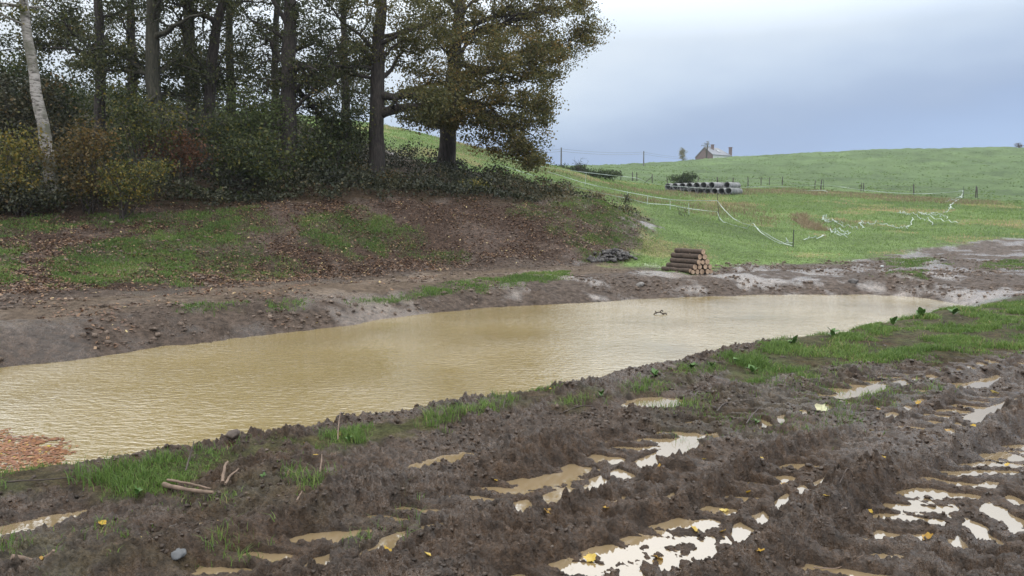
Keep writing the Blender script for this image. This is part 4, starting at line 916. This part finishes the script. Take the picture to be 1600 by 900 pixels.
# ------------------------------------------------------------------ electric tape
def ribbon(mb, pts, w, th=.004, flat=False):
    P_ = np.array(pts, float); m = len(P_); T = np.gradient(P_, axis=0); T /= np.linalg.norm(T, axis=1)[:,None]+1e-9
    U = np.zeros_like(P_); U[:,2] = 1
    if flat: U = np.cross(T, U); U /= np.linalg.norm(U, axis=1)[:,None]+1e-9
    tw = np.cumsum(rng.normal(0, .35, m)); S = np.cross(T, U); S /= np.linalg.norm(S, axis=1)[:,None]+1e-9
    D = np.cos(tw)[:,None]*U+np.sin(tw)[:,None]*S; Nn = np.cross(T, D)
    V = np.stack([P_-D*w/2-Nn*th, P_+D*w/2-Nn*th, P_+D*w/2+Nn*th, P_-D*w/2+Nn*th], 1).reshape(-1, 3)
    i = np.arange(m-1)[:,None]*4; j = np.arange(4)[None,:]; mb.add(V, np.stack([i+j, i+(j+1) % 4, i+4+(j+1) % 4, i+4+j], -1).reshape(-1, 4))
def dens(P_, k=8):
    P_ = np.array([list(p) for p in P_], float); t = np.arange(len(P_)); tt = np.linspace(0, len(P_)-1, (len(P_)-1)*k+1)
    o = np.stack([np.interp(tt, t, P_[:,q]) for q in range(3)], 1)
    for _ in range(k//2): o[1:-1] = (o[:-2]+2*o[1:-1]+o[2:])/4
    return o
def air(pts): return [at(*p) for p in pts]
tr = hit(1012, 325); troot = empty('tape_fence', tuple(tr)); tag(troot, 'sagging white electric tape fence running down the slope from the trees', 'fence')
strands = [[(520,182,70),(600,206,70),(640,212,67),(700,224,63),(770,240,58),(836,258,54),(856,262,52),(912,269,50),(965,275,56),(996,278,62),(1013,286,66),(1042,290,67),(1100,294,66),(1140,294,66),(1168,293,70)],
           [(520,192,66),(600,217,64),(660,228,60),(700,238,57),(770,254,52),(836,275,44),(873,286,42),(940,302,40),(980,310,39),(1012,318,38.6),(1047,320,38.6),(1076,326,39),(1120,331,39.5)],
           [(856,268,50),(916,287,44),(969,298,42),(1028,309,41),(1060,313,40.5),(1121,313.5,39.5)]]
for st in strands:
    mb = MB(); ribbon(mb, dens(air(st)), .032); mb.build('tape', M_tape, troot)
for px, py, d, hgt in ((600,208,70,1.2),(697,226,61,1.1),(836,258,52,1.0),(916,270,50,1.0),(980,308,39,.9),(1012,313,39,.8),(1047,318,38.7,.7),(1076,318,39,.7),(1120.5,304,39.5,1.5),(1168,286,70,.9)):
    p = at(px, py, d); z = ga(p.x, p.y); mb = MB(); top = max(p.z+.02, z+.5); mb.tube([(p.x+.08*rng.normal(), p.y, z-.2), (p.x, p.y, top)], .016, 6); mb.build('stake', M_stake if px > 1100 else M_tape, troot)
fr2 = hit(1400, 304); t2 = empty('tape_fence', tuple(fr2)); tag(t2, 'white electric tape strung in front of the field fence posts', 'fence')
for st in ([(1166,292,78),(1230,292,78),(1272,289.5,77),(1292,288.5,76),(1340,296,75),(1390,301,74),(1440,303,73),(1480,301,72),(1506,297.5,72)], [(1150,297,74),(1200,299,76),(1262,298,76),(1287,297,76),(1300,303,72),(1320,308,70)]):
    mb = MB(); ribbon(mb, dens(air(st)), .045); mb.build('tape', M_tape, t2)
for px, py, d in ((1287,281,76),(1506,291,72)):
    p = at(px, py, d); z = ga(p.x, p.y); mb = MB(); mb.tube([(p.x, p.y, z-.2), (p.x, p.y, max(p.z, z+.8))], .02, 6); mb.build('stake', M_stake, t2)
def loose(label, lines, w=.030, lift=.03):
    P0 = hit(*lines[0][0]); root = empty('loose_tape', tuple(P0)); tag(root, label, 'tape', 'fence tape lying loose in the meadow')
    for ln in lines:
        P_ = dens([hit(*p) for p in ln], 7); jj = rng.normal(size=P_.shape)*.05; P_ = P_+jj
        P_[:,2] = ground_at(P_[:,0], P_[:,1])+lift+.09*np.abs(rng.normal(size=len(P_))); mb = MB(); ribbon(mb, P_, w, .006, True); mb.build('strand', M_tape, root)
# two strands falling from the last stake to the meadow
root = empty('fallen_tape', tuple(hit(1238, 386))); tag(root, 'two white tapes drooping from the tall stake to the short black stake', 'tape', 'fence tape lying loose in the meadow')
for st in ([(1121,314,39.5),(1130,326,38.6),(1145,341,37.3),(1160,349,36.5),(1178,353,35.8),(1192,362,34.8),(1212,374,33.4),(1238,386,32)], [(1121,331,39.5),(1124,340,38.8),(1132,349,37.8),(1150,357,36.8),(1163,360,36.2),(1168,355,36),(1176,347,35.8),(1186,361,34.8),(1205,374,33.4),(1228,385,32.2)]):
    P_ = dens(air(st), 7); P_[:,2] = np.maximum(P_[:,2], ground_at(P_[:,0], P_[:,1])+.05); mb = MB(); ribbon(mb, P_, .034); mb.build('strand', M_tape, root)
p = hit(1239, 386); z = ga(p.x, p.y); mb = MB(); mb.tube([(p.x, p.y, z-.1), (p.x+.01, p.y, z+.72), (p.x+.01, p.y, z+.74)], [.022, .022, .010], 8)
tag(mb.build('ground_stake', M_stake), 'short black stake standing where the fallen tapes meet', 'stake')
loose('loosely bunched white tape right beside the dead bracken heap', [[(1284,343),(1290,349),(1302,348),(1312,353),(1325,356),(1340,359)], [(1286,342),(1296,344),(1308,350),(1318,352)], [(1292,358),(1300,364),(1310,370),(1322,372)], [(1295,361),(1312,362),(1330,367),(1318,370),(1305,364)], [(1284,346),(1288,343),(1294,346),(1290,350)]])
loose('thin loop of white tape between the bracken and the right tangle', [[(1228,376),(1230,381),(1238,385)], [(1256,378),(1265,374),(1275,376),(1290,370)], [(1342,352),(1346,350),(1360,352),(1380,352),(1400,356),(1418,358)], [(1346,350),(1344,354),(1350,357)]], .035)
loose('large tangle of white tape in the middle of the meadow', [[(1404,334),(1415,333),(1428,338),(1440,342),(1452,347),(1458,353)], [(1404,334),(1410,337),(1424,339)], [(1425,341),(1424,350),(1418,356)], [(1434,334),(1452,337),(1470,340),(1480,343)], [(1438,333),(1446,338),(1470,345),(1500,351)], [(1440,336),(1460,334),(1475,335),(1484,331),(1484,326)]])
loose('white tape hanging down to the ground from the right fence stake', [[(1505,300),(1503,308),(1496,314),(1488,320),(1484,327),(1490,330)], [(1504,309),(1490,314),(1476,316)]], .06)
# ------------------------------------------------------------------ house on the ridge, poles, far trees
M_brick = simple('old_brick', (.215,.155,.15), (.16,.12,.115), 3, .9, 0); M_white = simple('whitewash', (.62,.63,.62), (.5,.52,.52), 2, .9, 0)
M_slate = simple('slate_roof', (.25,.26,.29), (.2,.21,.235), 2, .7, 0); M_glass = simple('skylight_glass', (.75,.8,.85), None, 2, .1, 0, spec=.9); M_frame = simple('dark_frame', (.06,.06,.065), None, 3, .6, 0)
hd = 222.0; hc = at(1113, 246, hd); hz = ga(hc.x, hc.y)-.3
gl = at(1086.5, 246, hd); gr2 = at(1114, 246, hd-3); er = at(1143, 246, hd+2)
eave = at(1114, 242.5, hd).z; ridge = at(1101, 230.3, hd).z; eave_l = at(1087, 245.8, hd).z
house = empty('farmhouse', (hc.x, hc.y, hz)); tag(house, 'grey-roofed farmhouse peeking over the crest of the hill', 'house')
gdir = Vector((gr2.x-gl.x, gr2.y-gl.y, 0)); sdir = Vector((er.x-gr2.x, er.y-gr2.y, 0)); gm = Vector((gl.x, gl.y, 0))+gdir*.52
A0 = Vector((gl.x, gl.y, 0)); B0 = Vector((gr2.x, gr2.y, 0)); C0 = B0+sdir; D0 = A0+sdir; R0 = gm; R1 = gm+sdir*.72
def v(p, z): return (p.x, p.y, z)
mb = MB(); mb.add([v(A0,hz),v(B0,hz),v(B0,eave),v(R0,ridge-.12),v(A0,eave_l)], [[0,1,2,4]]); mb.add([v(B0,eave),v(R0,ridge-.12),v(A0,eave_l)], [[0,1,2]]); mb.build('gable_wall', M_brick, house)
mb = MB(); mb.add([v(B0,hz),v(C0,hz),v(C0,eave),v(B0,eave)], [[0,1,2,3]]); mb.build('side_wall', M_white, house)
mb = MB(); mb.add([v(C0,hz),v(D0,hz),v(D0,eave_l),v(C0,eave)], [[0,1,2,3]]); mb.add([v(D0,hz),v(A0,hz),v(A0,eave_l),v(D0,eave_l)], [[0,1,2,3]]); mb.build('rear_wall', M_brick, house)
mb = MB(); o_ = -sdir*.03; ed = Vector((0,-.25,0))
for th_ in (0, -.16):
    mb.add([v(R0+o_,ridge+th_),v(R1,ridge+th_),v(C0+ed,eave+th_),v(B0+o_+ed,eave+th_)], [[0,1,2,3]]); mb.add([v(R0+o_,ridge+th_),v(R1,ridge+th_),v(D0,eave_l+th_),v(A0+o_,eave_l+th_)], [[0,1,2,3]]); mb.add([v(R1,ridge+th_),v(C0+ed,eave+th_),v(D0,eave_l+th_)], [[0,1,2]])
mb.add([v(R0+o_,ridge),v(B0+o_+ed,eave),v(B0+o_+ed,eave-.16),v(R0+o_,ridge-.16)], [[0,1,2,3]]); mb.add([v(R0+o_,ridge),v(A0+o_,eave_l),v(A0+o_,eave_l-.16),v(R0+o_,ridge-.16)], [[0,1,2,3]]); mb.add([v(B0+o_+ed,eave),v(C0+ed,eave),v(C0+ed,eave-.16),v(B0+o_+ed,eave-.16)], [[0,1,2,3]])
roof = mb.build('roof', M_slate, house)
def child(o, par): o.parent = par; o.location = (0, 0, 0); return o
q = R0+sdir*.38; mb = MB(); mb.box((q.x, q.y-.6, ridge-.1), (.75, .75, 1.5)); mb.box((q.x, q.y-.6, ridge+.72), (.95, .95, .16)); ch = mb.build('chimney', M_brick, house); 
q = C0; mb = MB(); mb.box((q.x-.3, q.y+.3, eave+.9), (.8, .8, 3.0)); mb.box((q.x-.3, q.y+.3, eave+2.45), (1.0, 1.0, .16)); mb.build('chimney', M_brick, house)
# skylight on the front slope
def slope(u_, w_): a = R0.lerp(R1, u_); b_ = (B0+ed).lerp(C0+ed, u_); z = ridge+(eave-ridge)*w_; p = a.lerp(b_, w_); return Vector((p.x, p.y, z))
s1 = [slope(.50,.36), slope(.60,.36), slope(.63,.62), slope(.53,.62)]; nrm = Vector((0,-.6,.8))
mb = MB(); mb.add([list(p+nrm*.10) for p in s1]+[list(p-nrm*.05) for p in s1], [[0,1,2,3],[0,1,5,4],[1,2,6,5],[2,3,7,6],[3,0,4,7]]); sk = mb.build('skylight', M_frame, house)
cc_ = sum(s1, Vector())/4; s2 = [cc_+(p-cc_)*.8+nrm*.12 for p in s1]; mb = MB(); mb.add([list(p) for p in s2], [[0,1,2,3]]); pn = mb.build('pane', M_glass, house); pn.parent = sk; pn.location = (0,0,0)
M_far = leafmat('far_leaves', [(0, (.17,.17,.11)), (.5, (.30,.28,.18)), (1, (.42,.38,.25))], .3)
make_tree('garden_tree', 'small pale tree standing left of the farmhouse on the ridge', tp((1067,252,210),(1067,240,210),(1067,231,210)), .12, [E(1067,241,210,1.1,1.0,1.6), E(1066,236,210,.7,.7,1.0,.6)], 6, 46, 22, .22, M_far, M_barkg, 'trees on the ridge', blob=.35, rtwig=.03)
make_tree('garden_tree', 'bare twiggy tree in front of the farmhouse gable', tp((1104,252,214),(1104,238,214),(1106,226,214)), .24, [E(1103,230,214,1.6,1.0,1.5), E(1106,225,214,.9,.7,1.0,.6)], 8, 50, 4, .2, M_far, M_barkg, 'trees on the ridge', blob=.3, rtwig=.055)
make_tree('garden_tree', 'pale bare tree at the far right end of the ridge', tp((1592,236,216),(1592,228,216),(1592,223,216)), .10, [E(1592,228,216,1.6,1.0,.9)], 7, 40, 8, .2, M_red, M_barkg, 'trees on the ridge', blob=.3, rtwig=.03)
M_pole = simple('pole_wood', (.17,.165,.16), None, 6, .85, 0)
ptop = []
for lab, px, py, d in (('nearer utility pole on the left, above the skyline hedge', 877, 230.5, 130), ('farther utility pole standing at the foot of the green hill', 1006, 236, 165)):
    p = at(px, py, d); z = ga(p.x, p.y); root = empty('utility_pole', (p.x, p.y, z)); tag(root, lab, 'utility pole', 'utility poles'); mb = MB(); mb.tube([(p.x, p.y, z-.5), (p.x, p.y, p.z)], [.15, .10], 8); mb.build('pole', M_pole, root, True)
    mb = MB(); mb.box((p.x, p.y, p.z-.35), (.10, 1.3, .10)); mb.build('crossarm', M_pole, root); ptop.append(p)
def wirerun(label, a, b, sag, dz_):
    root = empty('overhead_wire', tuple(a)); tag(root, label, 'wire', 'overhead wires'); t = np.linspace(0, 1, 16)
    for oy in (-.55, .55):
        P_ = [(a.x+(b.x-a.x)*q, a.y+(b.y-a.y)*q+oy, a.z+(b.z-a.z)*q-sag*4*q*(1-q)+dz_-.3*(oy > 0)) for q in t]; mb = MB(); mb.tube(P_, .02, 4, False); mb.build('strand', M_wire, root)
wirerun('overhead wires between the two utility poles', ptop[0], ptop[1], .35, -.28)
wirerun('overhead wires from the farther pole towards the farmhouse', ptop[1], at(1100, 246, 225), .4, -.28)
wirerun('overhead wires from the nearer pole into the oak crown', ptop[0], at(800, 228, 112), .3, -.28)
# ------------------------------------------------------------------ stones, sticks, leaves close by
M_stone = simple('grey_stone', (.24,.22,.205), (.13,.12,.11), 9, .75, .006); M_dstone = simple('dark_stone', (.10,.09,.085), (.05,.045,.042), 9, .6, .006)
M_clod = simple('mud_clod', (.105,.078,.060), (.05,.036,.028), 22, .6, .012)
M_stick = simple('dead_wood', (.24,.17,.125), (.10,.07,.05), 14, .8, .004, (1,1,1)); M_dstick = simple('dark_wet_wood', (.07,.05,.038), (.03,.022,.018), 14, .6, .003)
pz = poly([(918,409),(950,398),(968,394),(990,402),(996,408),(950,411)]); n = 0; xs = []
bb0, bb1 = pz.min(0), pz.max(0)
while len(xs) < 190:
    q = bb0+(bb1-bb0)*rng.random(2)
    if inpoly(q[:1], q[1:], pz, .15)[0] > rng.random(): xs.append(q)
xs = np.array(xs); hz_ = ground_at(xs[:,0], xs[:,1]); ctr = xs.mean(0); dd = np.hypot((xs[:,0]-ctr[0])/.75, (xs[:,1]-ctr[1])/1.2)
zz_ = hz_+np.clip(.22*(1-dd), 0, 1)*rng.random(len(xs)); so = lumps('stones', xs[:,0], xs[:,1], zz_+.02, rng.uniform(.04, .085, len(xs)), M_dstone, .2, .8, smooth=False); so['kind'] = 'stuff'
hr = empty('stone_heap', (ctr[0], ctr[1], ga(*ctr))); tag(hr, 'low heap of dark broken stones left of the log stack', 'stone heap'); so.parent = hr; so.location = -Vector(hr.location)
def stone(label, px, py, size, mat=M_stone, flat=.6):
    p = hit(px, py); z = ga(p.x, p.y); o = bpy.data.objects.new('stone', bpy.data.meshes.new('stone')); import bmesh
    bm = bmesh.new(); bmesh.ops.create_icosphere(bm, subdivisions=3, radius=size)
    for w in bm.verts:
        nn_ = float(fbm(np.array([w.co.x/size*1.2+px]), np.array([w.co.y/size*1.2+w.co.z/size]), 3, 5)[0]); w.co *= 1+.28*nn_; w.co.z *= flat
    for f in bm.faces: f.smooth = True
    bm.to_mesh(o.data); bm.free(); o.data.materials.append(mat); COL.objects.link(o); o.location = (p.x, p.y, z+size*flat*.35); o.rotation_euler = (rng.normal()*.2, rng.normal()*.2, rng.random()*6); tag(o, label, 'stone', 'loose stones'); return o
stone('flat blue-grey stone in the mud near the bottom left', 279, 868, .035, simple('blue_stone', (.13,.135,.14), (.07,.072,.075), 14, .55, .006), .45)
stone('brown mud clod at the grass edge above the rut', 518, 740, .045, M_clod)  # a clod of mud, built with the stone shape
stone('dark mud clod on the bank rim at mid left', 365, 694, .05, M_clod); stone('dark rounded stone on the rim right of the grass fringe', 686, 651, .04, M_clod)  # the first of these is a mud clod in the stone shape
stone('dark stone on the rim beside the leafy weeds', 1050, 577, .06, M_clod); stone('small grey stone lying among wet ruts at the right', 1117, 738, .03); stone('pale stone on the far mud by the right end of the pond', 1474, 408, .10)
stone('grey stone on the muddy far shore below the path', 1000, 446, .10); stone('dark lump of stone in the wet far shore', 1333, 443, .13, M_dstone); stone('small white stone on the far mud', 1378, 416, .06, M_white)
def stick(label, pts, r, mat, lift=.01, name='stick', absolute=False, k=5):
    P_ = []
    for e in pts:
        p = hit(e[0], e[1]); z = ga(p.x, p.y); P_.append((p.x, p.y, z+r+lift+(e[2] if len(e) > 2 else 0)))
    D_ = dens(P_, k); D_ = wob(D_, r*.25); m = len(D_); mb = MB(); mb.tube(D_, np.linspace(r, r*.55, m)*(1+.08*rng.normal(size=m)), 8); o = mb.build(name, mat, None, True); tag(o, label, 'stick', 'dead sticks on the near bank'); return o
stick('thick split branch lying in the mud below the grass, left', [(256,765),(282,772),(334,781)], .018, M_stick, .012)
stick('thin grey splinter beside the thick split branch', [(262,762),(300,770),(330,775)], .008, M_stick, .04)
stick('short upright-leaning bark strip near the thick branch', [(348,762,0),(352,750,.02),(357,738,.06)], .011, M_stick); stick('second bark strip crossing beside the first', [(352,764,0),(362,752,.015),(373,742,.03)], .009, M_stick)
stick('thin stick poking upright from the grass fringe', [(528,690,0),(529,680,.06),(533,664,.12)], .005, M_stick); stick('dark twig leaning out of the grass at left', [(290,742,0),(296,730,.03),(304,718,.08)], .006, M_dstick)
stick('pale short stick standing in mud beside the brown clod', [(500,742,0),(502,732,.03),(503,724,.06)], .007, M_stick); stick('pale thin stick lying in the rut bank', [(464,797),(468,785),(472,776)], .006, M_stick)
stick('long dark twig on the bank at the far left', [(10,760),(40,758),(80,755),(116,750)], .006, M_dstick, .02); stick('slender dark twig curving over the mud, centre right', [(1120,640),(1130,630),(1147,625),(1178,624)], .007, M_dstick, .01)
stick('dark bent twig beside the pale torn scrap', [(1166,662,0),(1176,650,.03),(1190,640,.05)], .007, M_dstick); stick('thin twig at the pond rim, centre', [(786,640,0),(788,634,.04),(792,628,.08)], .005, M_dstick)
stick('long thin straw across the lower ridge', [(1272,880),(1310,868),(1350,855)], .003, M_stick, .02); stick('fine dark twig arching from the central ridge', [(1310,790),(1322,778),(1335,776)], .004, M_dstick, .02)
stick('short broken stick at the middle of the mud', [(880,640),(910,634),(930,633)], .006, M_dstick, .01); stick('reddish rotten wood piece in the mud at lower left', [(20,900),(60,890),(86,892)], .012, M_stick, .0)
# twig poking out of the pond
root = empty('pond_branch', tuple(atz(1030, 492, 0))); tag(root, 'small dark branch sticking out of the pond water', 'branch'); mb = MB()
for ln in ([(1020,493),(1024,489),(1031,487),(1038,492)], [(1026,490),(1024,486)], [(1031,488),(1034,484),(1036,487)], [(1034,490),(1041,489),(1042,494)]):
    p0_ = atz(1030, 493, -.02); P_ = [(at(a_, b_, p0_.y)) for a_, b_ in ln]; mb.tube([tuple(q) for q in dens(P_, 3)], .013, 5)
mb.build('twigs', M_dstick, root, True)
# yellow leaves fallen on the mud: lobed, curled, each its own
def leaf_shape(lob=5, curl=.25, seed=0):
    r_ = np.random.default_rng(seed); k = 26; th = np.linspace(0, 2*np.pi, k, endpoint=False)
    rr = (.62+.30*np.abs(np.cos(th*lob/2))**.8)*(1+.07*r_.normal(size=k)); x = rr*np.cos(th); y = rr*np.sin(th)*.82
    ring = np.stack([x, y, curl*(x**2*.8*r_.uniform(-.4, 1)+np.abs(y)*r_.uniform(.2, 1.0))+.05*r_.normal(size=k)], 1); inner = ring*.5; inner[:,2] *= .45
    V = np.vstack([ring, inner, [[0,0,0]]]); j = np.arange(k); j2 = (j+1) % k
    Fq = [[a, b, b+k, a+k] for a, b in zip(j, j2)]+[[a+k, b+k, 2*k] for a, b in zip(j, j2)]
    # stalk
    s0 = len(V); V = np.vstack([V, [[.55,-.015,0],[1.25,-.02,.10],[1.25,.02,.10],[.55,.015,0]]]); Fq.append([s0, s0+1, s0+2, s0+3])
    me = bpy.data.meshes.new('fallen_leaf'); me.from_pydata(V.tolist(), [], Fq); me.update()
    for p in me.polygons: p.use_smooth = True
    a = me.attributes.new('v', 'FLOAT', 'POINT'); a.data.foreach_set('value', np.clip(r_.normal(.5, .25)+.12*r_.normal(size=len(V)), 0, 1).astype(np.float32)); me.materials.append(M_yleaf); return me
LM = [leaf_shape(5 if q % 2 else 3, .30+.12*(q % 3), 90+q) for q in range(8)]
yl = [(1133,780,.045),(1226,742,.03),(1375,733,.05),(1088,812,.04),(1170,757,.028),(923,855,.05),(1028,852,.045),(1185,876,.035),(1318,850,.05),(1450,832,.04),(1360,797,.025),(1290,812,.03),(606,866,.04),(668,872,.03),(857,798,.05),(947,786,.03),(348,743,.025),(478,695,.03),(690,716,.022),(493,716,.022),(365,695,.028),(1092,757,.032),(1030,733,.022),(1435,632,.04),(1555,606,.05),(1372,640,.03),(1520,678,.035),(1250,632,.03),(1362,665,.03),(1190,722,.02),(1480,660,.03),(1130,815,.025),(226,838,.035),(60,896,.04),(160,820,.03),(1574,712,.03),(775,742,.02),(1100,708,.025),(530,680,.025),(860,580+30,.02)]
nth = ords+['eleventh', 'twelfth', 'thirteenth', 'fourteenth', 'fifteenth', 'sixteenth', 'seventeenth']
bands = ['near the grassy rim of the near bank', 'across the upper half of the churned mud', 'across the lower half of the churned mud', 'along the bottom edge of the mud']
for k, (px, py, sz) in enumerate(yl):
    p = hit(px, py); z = max(ga(p.x, p.y), WL if (sn(p.x, p.y)[1] < 4.8) else 0)
    o = bpy.data.objects.new('fallen_leaf', LM[k % len(LM)]); COL.objects.link(o); o.location = (p.x, p.y, z+.006); s_ = sz*.85; o.scale = (s_, s_, s_); o.rotation_euler = (rng.normal()*.28, rng.normal()*.28, rng.random()*6.28)
    bi = 0 if py < 690 else 1 if py < 762 else 2 if py < 835 else 3
    rank = sorted(a_ for a_, b_, c_ in yl if (0 if b_ < 690 else 1 if b_ < 762 else 2 if b_ < 835 else 3) == bi).index(px)
    tag(o, f'{nth[rank]} yellow leaf from the left {bands[bi]}', 'leaf', 'yellow leaves on the near bank')
# torn pale scrap
p = hit(1283, 640); z = ga(p.x, p.y); th = rng; gx_, gy_ = np.meshgrid(np.linspace(-1, 1, 9), np.linspace(-1, 1, 7)); cr = .35*fbm(gx_*1.3, gy_*1.3, 3, 404)+.25*gx_**2
sx_ = (gx_*(1+.15*gn2(gy_*3, gy_*0, 3)))*.045; sy_ = (gy_*(1+.2*gn2(gx_*3, gx_*0, 4)))*.03; Vs = np.stack([p.x+sx_, p.y+sy_, z+.025+cr*.045+gy_*.02], -1).reshape(-1, 3)
ii_ = np.arange(6)[:,None]*9+np.arange(8)[None,:]; Fs = np.stack([ii_, ii_+1, ii_+10, ii_+9], -1).reshape(-1, 4)
M_scrap = simple('pale_scrap', (.52,.53,.33), (.42,.36,.22), 12, .5, 0); tag(mesh_np('torn_scrap', Vs, Fs, M_scrap, smooth=True), 'pale greenish crumpled scrap lying in the mud, centre right', 'litter')
# leafy weeds on the rim
M_weed = simple('weed_leaf', (.10,.19,.045), (.06,.125,.03), 20, .5, .001)
def weed_leaf_mesh():
    k = 7; t = np.linspace(0, 1, k); w = np.sin(np.pi*np.clip(t*.92+.06, 0, 1))**.8*.30; V = []; 
    for q in range(k): V += [[t[q], -w[q], .10*math.sin(t[q]*2.4)+.06], [t[q], 0, .10*math.sin(t[q]*2.4)], [t[q], w[q], .10*math.sin(t[q]*2.4)+.06]]
    Fq = []
    for q in range(k-1): Fq += [[q*3, q*3+1, q*3+4, q*3+3], [q*3+1, q*3+2, q*3+5, q*3+4]]
    me = bpy.data.meshes.new('leaf'); me.from_pydata(V, [], Fq); me.update()
    for p_ in me.polygons: p_.use_smooth = True
    me.materials.append(M_weed); return me
WLM = weed_leaf_mesh()
weeds = [('leafy dock weed left of the dark rim stone', 1024, 582, .11, 8), ('leafy weed just right of the dark rim stone', 1080, 573, .10, 8), ('small weed at the left start of the right-hand grass', 1112, 566, .08, 6), ('broad-leaved weed in the muddy patch below the rim', 1175, 572, .10, 7),
         ('broad weed where the grass bank starts to rise', 1150, 558, .09, 7), ('dark weed on the rim about mid right', 1240, 531, .12, 8), ('upright weed on the rim further right', 1300, 517, .13, 8), ('tall weed where the bank nears the pond end', 1395, 500, .15, 8), ('cluster of broad leaves close to the pond end', 1440, 488, .16, 9), ('leafy weed nearest the right end of the pond', 1490, 484, .16, 8),
         ('small broadleaf weed by the grass fringe, centre', 940, 612, .07, 6), ('low weed rosette at the grass fringe left of centre', 545, 682, .06, 7), ('low weed rosette in the left grass', 215, 765, .055, 7), ('tiny seedling on the mud beside the rut', 412, 742, .03, 5), ('green seedling on the mud at centre right', 1005, 735, .03, 5), ('weed rosette in the mud left of the pale scrap', 1182, 645, .06, 6)]
for lab, px, py, sz, nl in weeds:
    p = hit(px, py+9); z = ga(p.x, p.y); root = empty('weed_plant', (p.x, p.y, z)); tag(root, lab, 'weed', 'leafy weeds on the near bank')
    for q in range(nl):
        o = bpy.data.objects.new('leaf', WLM); COL.objects.link(o); o.parent = root; s_ = sz*rng.uniform(.5, .95); o.scale = (s_, s_, s_); o.location = (0, 0, .01+sz*.35*rng.random()); o.rotation_euler = (rng.normal()*.2, -rng.uniform(.2, 1.1), q*6.283/nl+rng.normal()*.3)

print('tris', sum(len(m.loop_triangles) or sum(len(p.vertices)-2 for p in []) for m in bpy.data.meshes), 'polys', sum(len(m.polygons) for m in bpy.data.meshes))

# ------------------------------------------------------------------ damp air
mh = bpy.data.materials.new('damp_air'); mh.use_nodes = True; th_ = mh.node_tree; th_.nodes.clear()
pvn = N(th_, 'ShaderNodeVolumePrincipled'); pvn.inputs['Color'].default_value = (.80, .87, .98, 1); pvn.inputs['Density'].default_value = .0003; pvn.inputs['Anisotropy'].default_value = .2
oh = N(th_, 'ShaderNodeOutputMaterial'); L(th_, pvn.outputs[0], oh.inputs['Volume'])
mb = MB(); zt = max(float((V_[:,2]).max()) for V_ in [np.array([o_.matrix_world.translation[:] for o_ in bpy.data.objects])])+30; mb.box((0, 0, (zt-3)/2), (1600, 1600, zt+3)); hz_o = mb.build('haze', mh); tag(hz_o, kind='stuff')
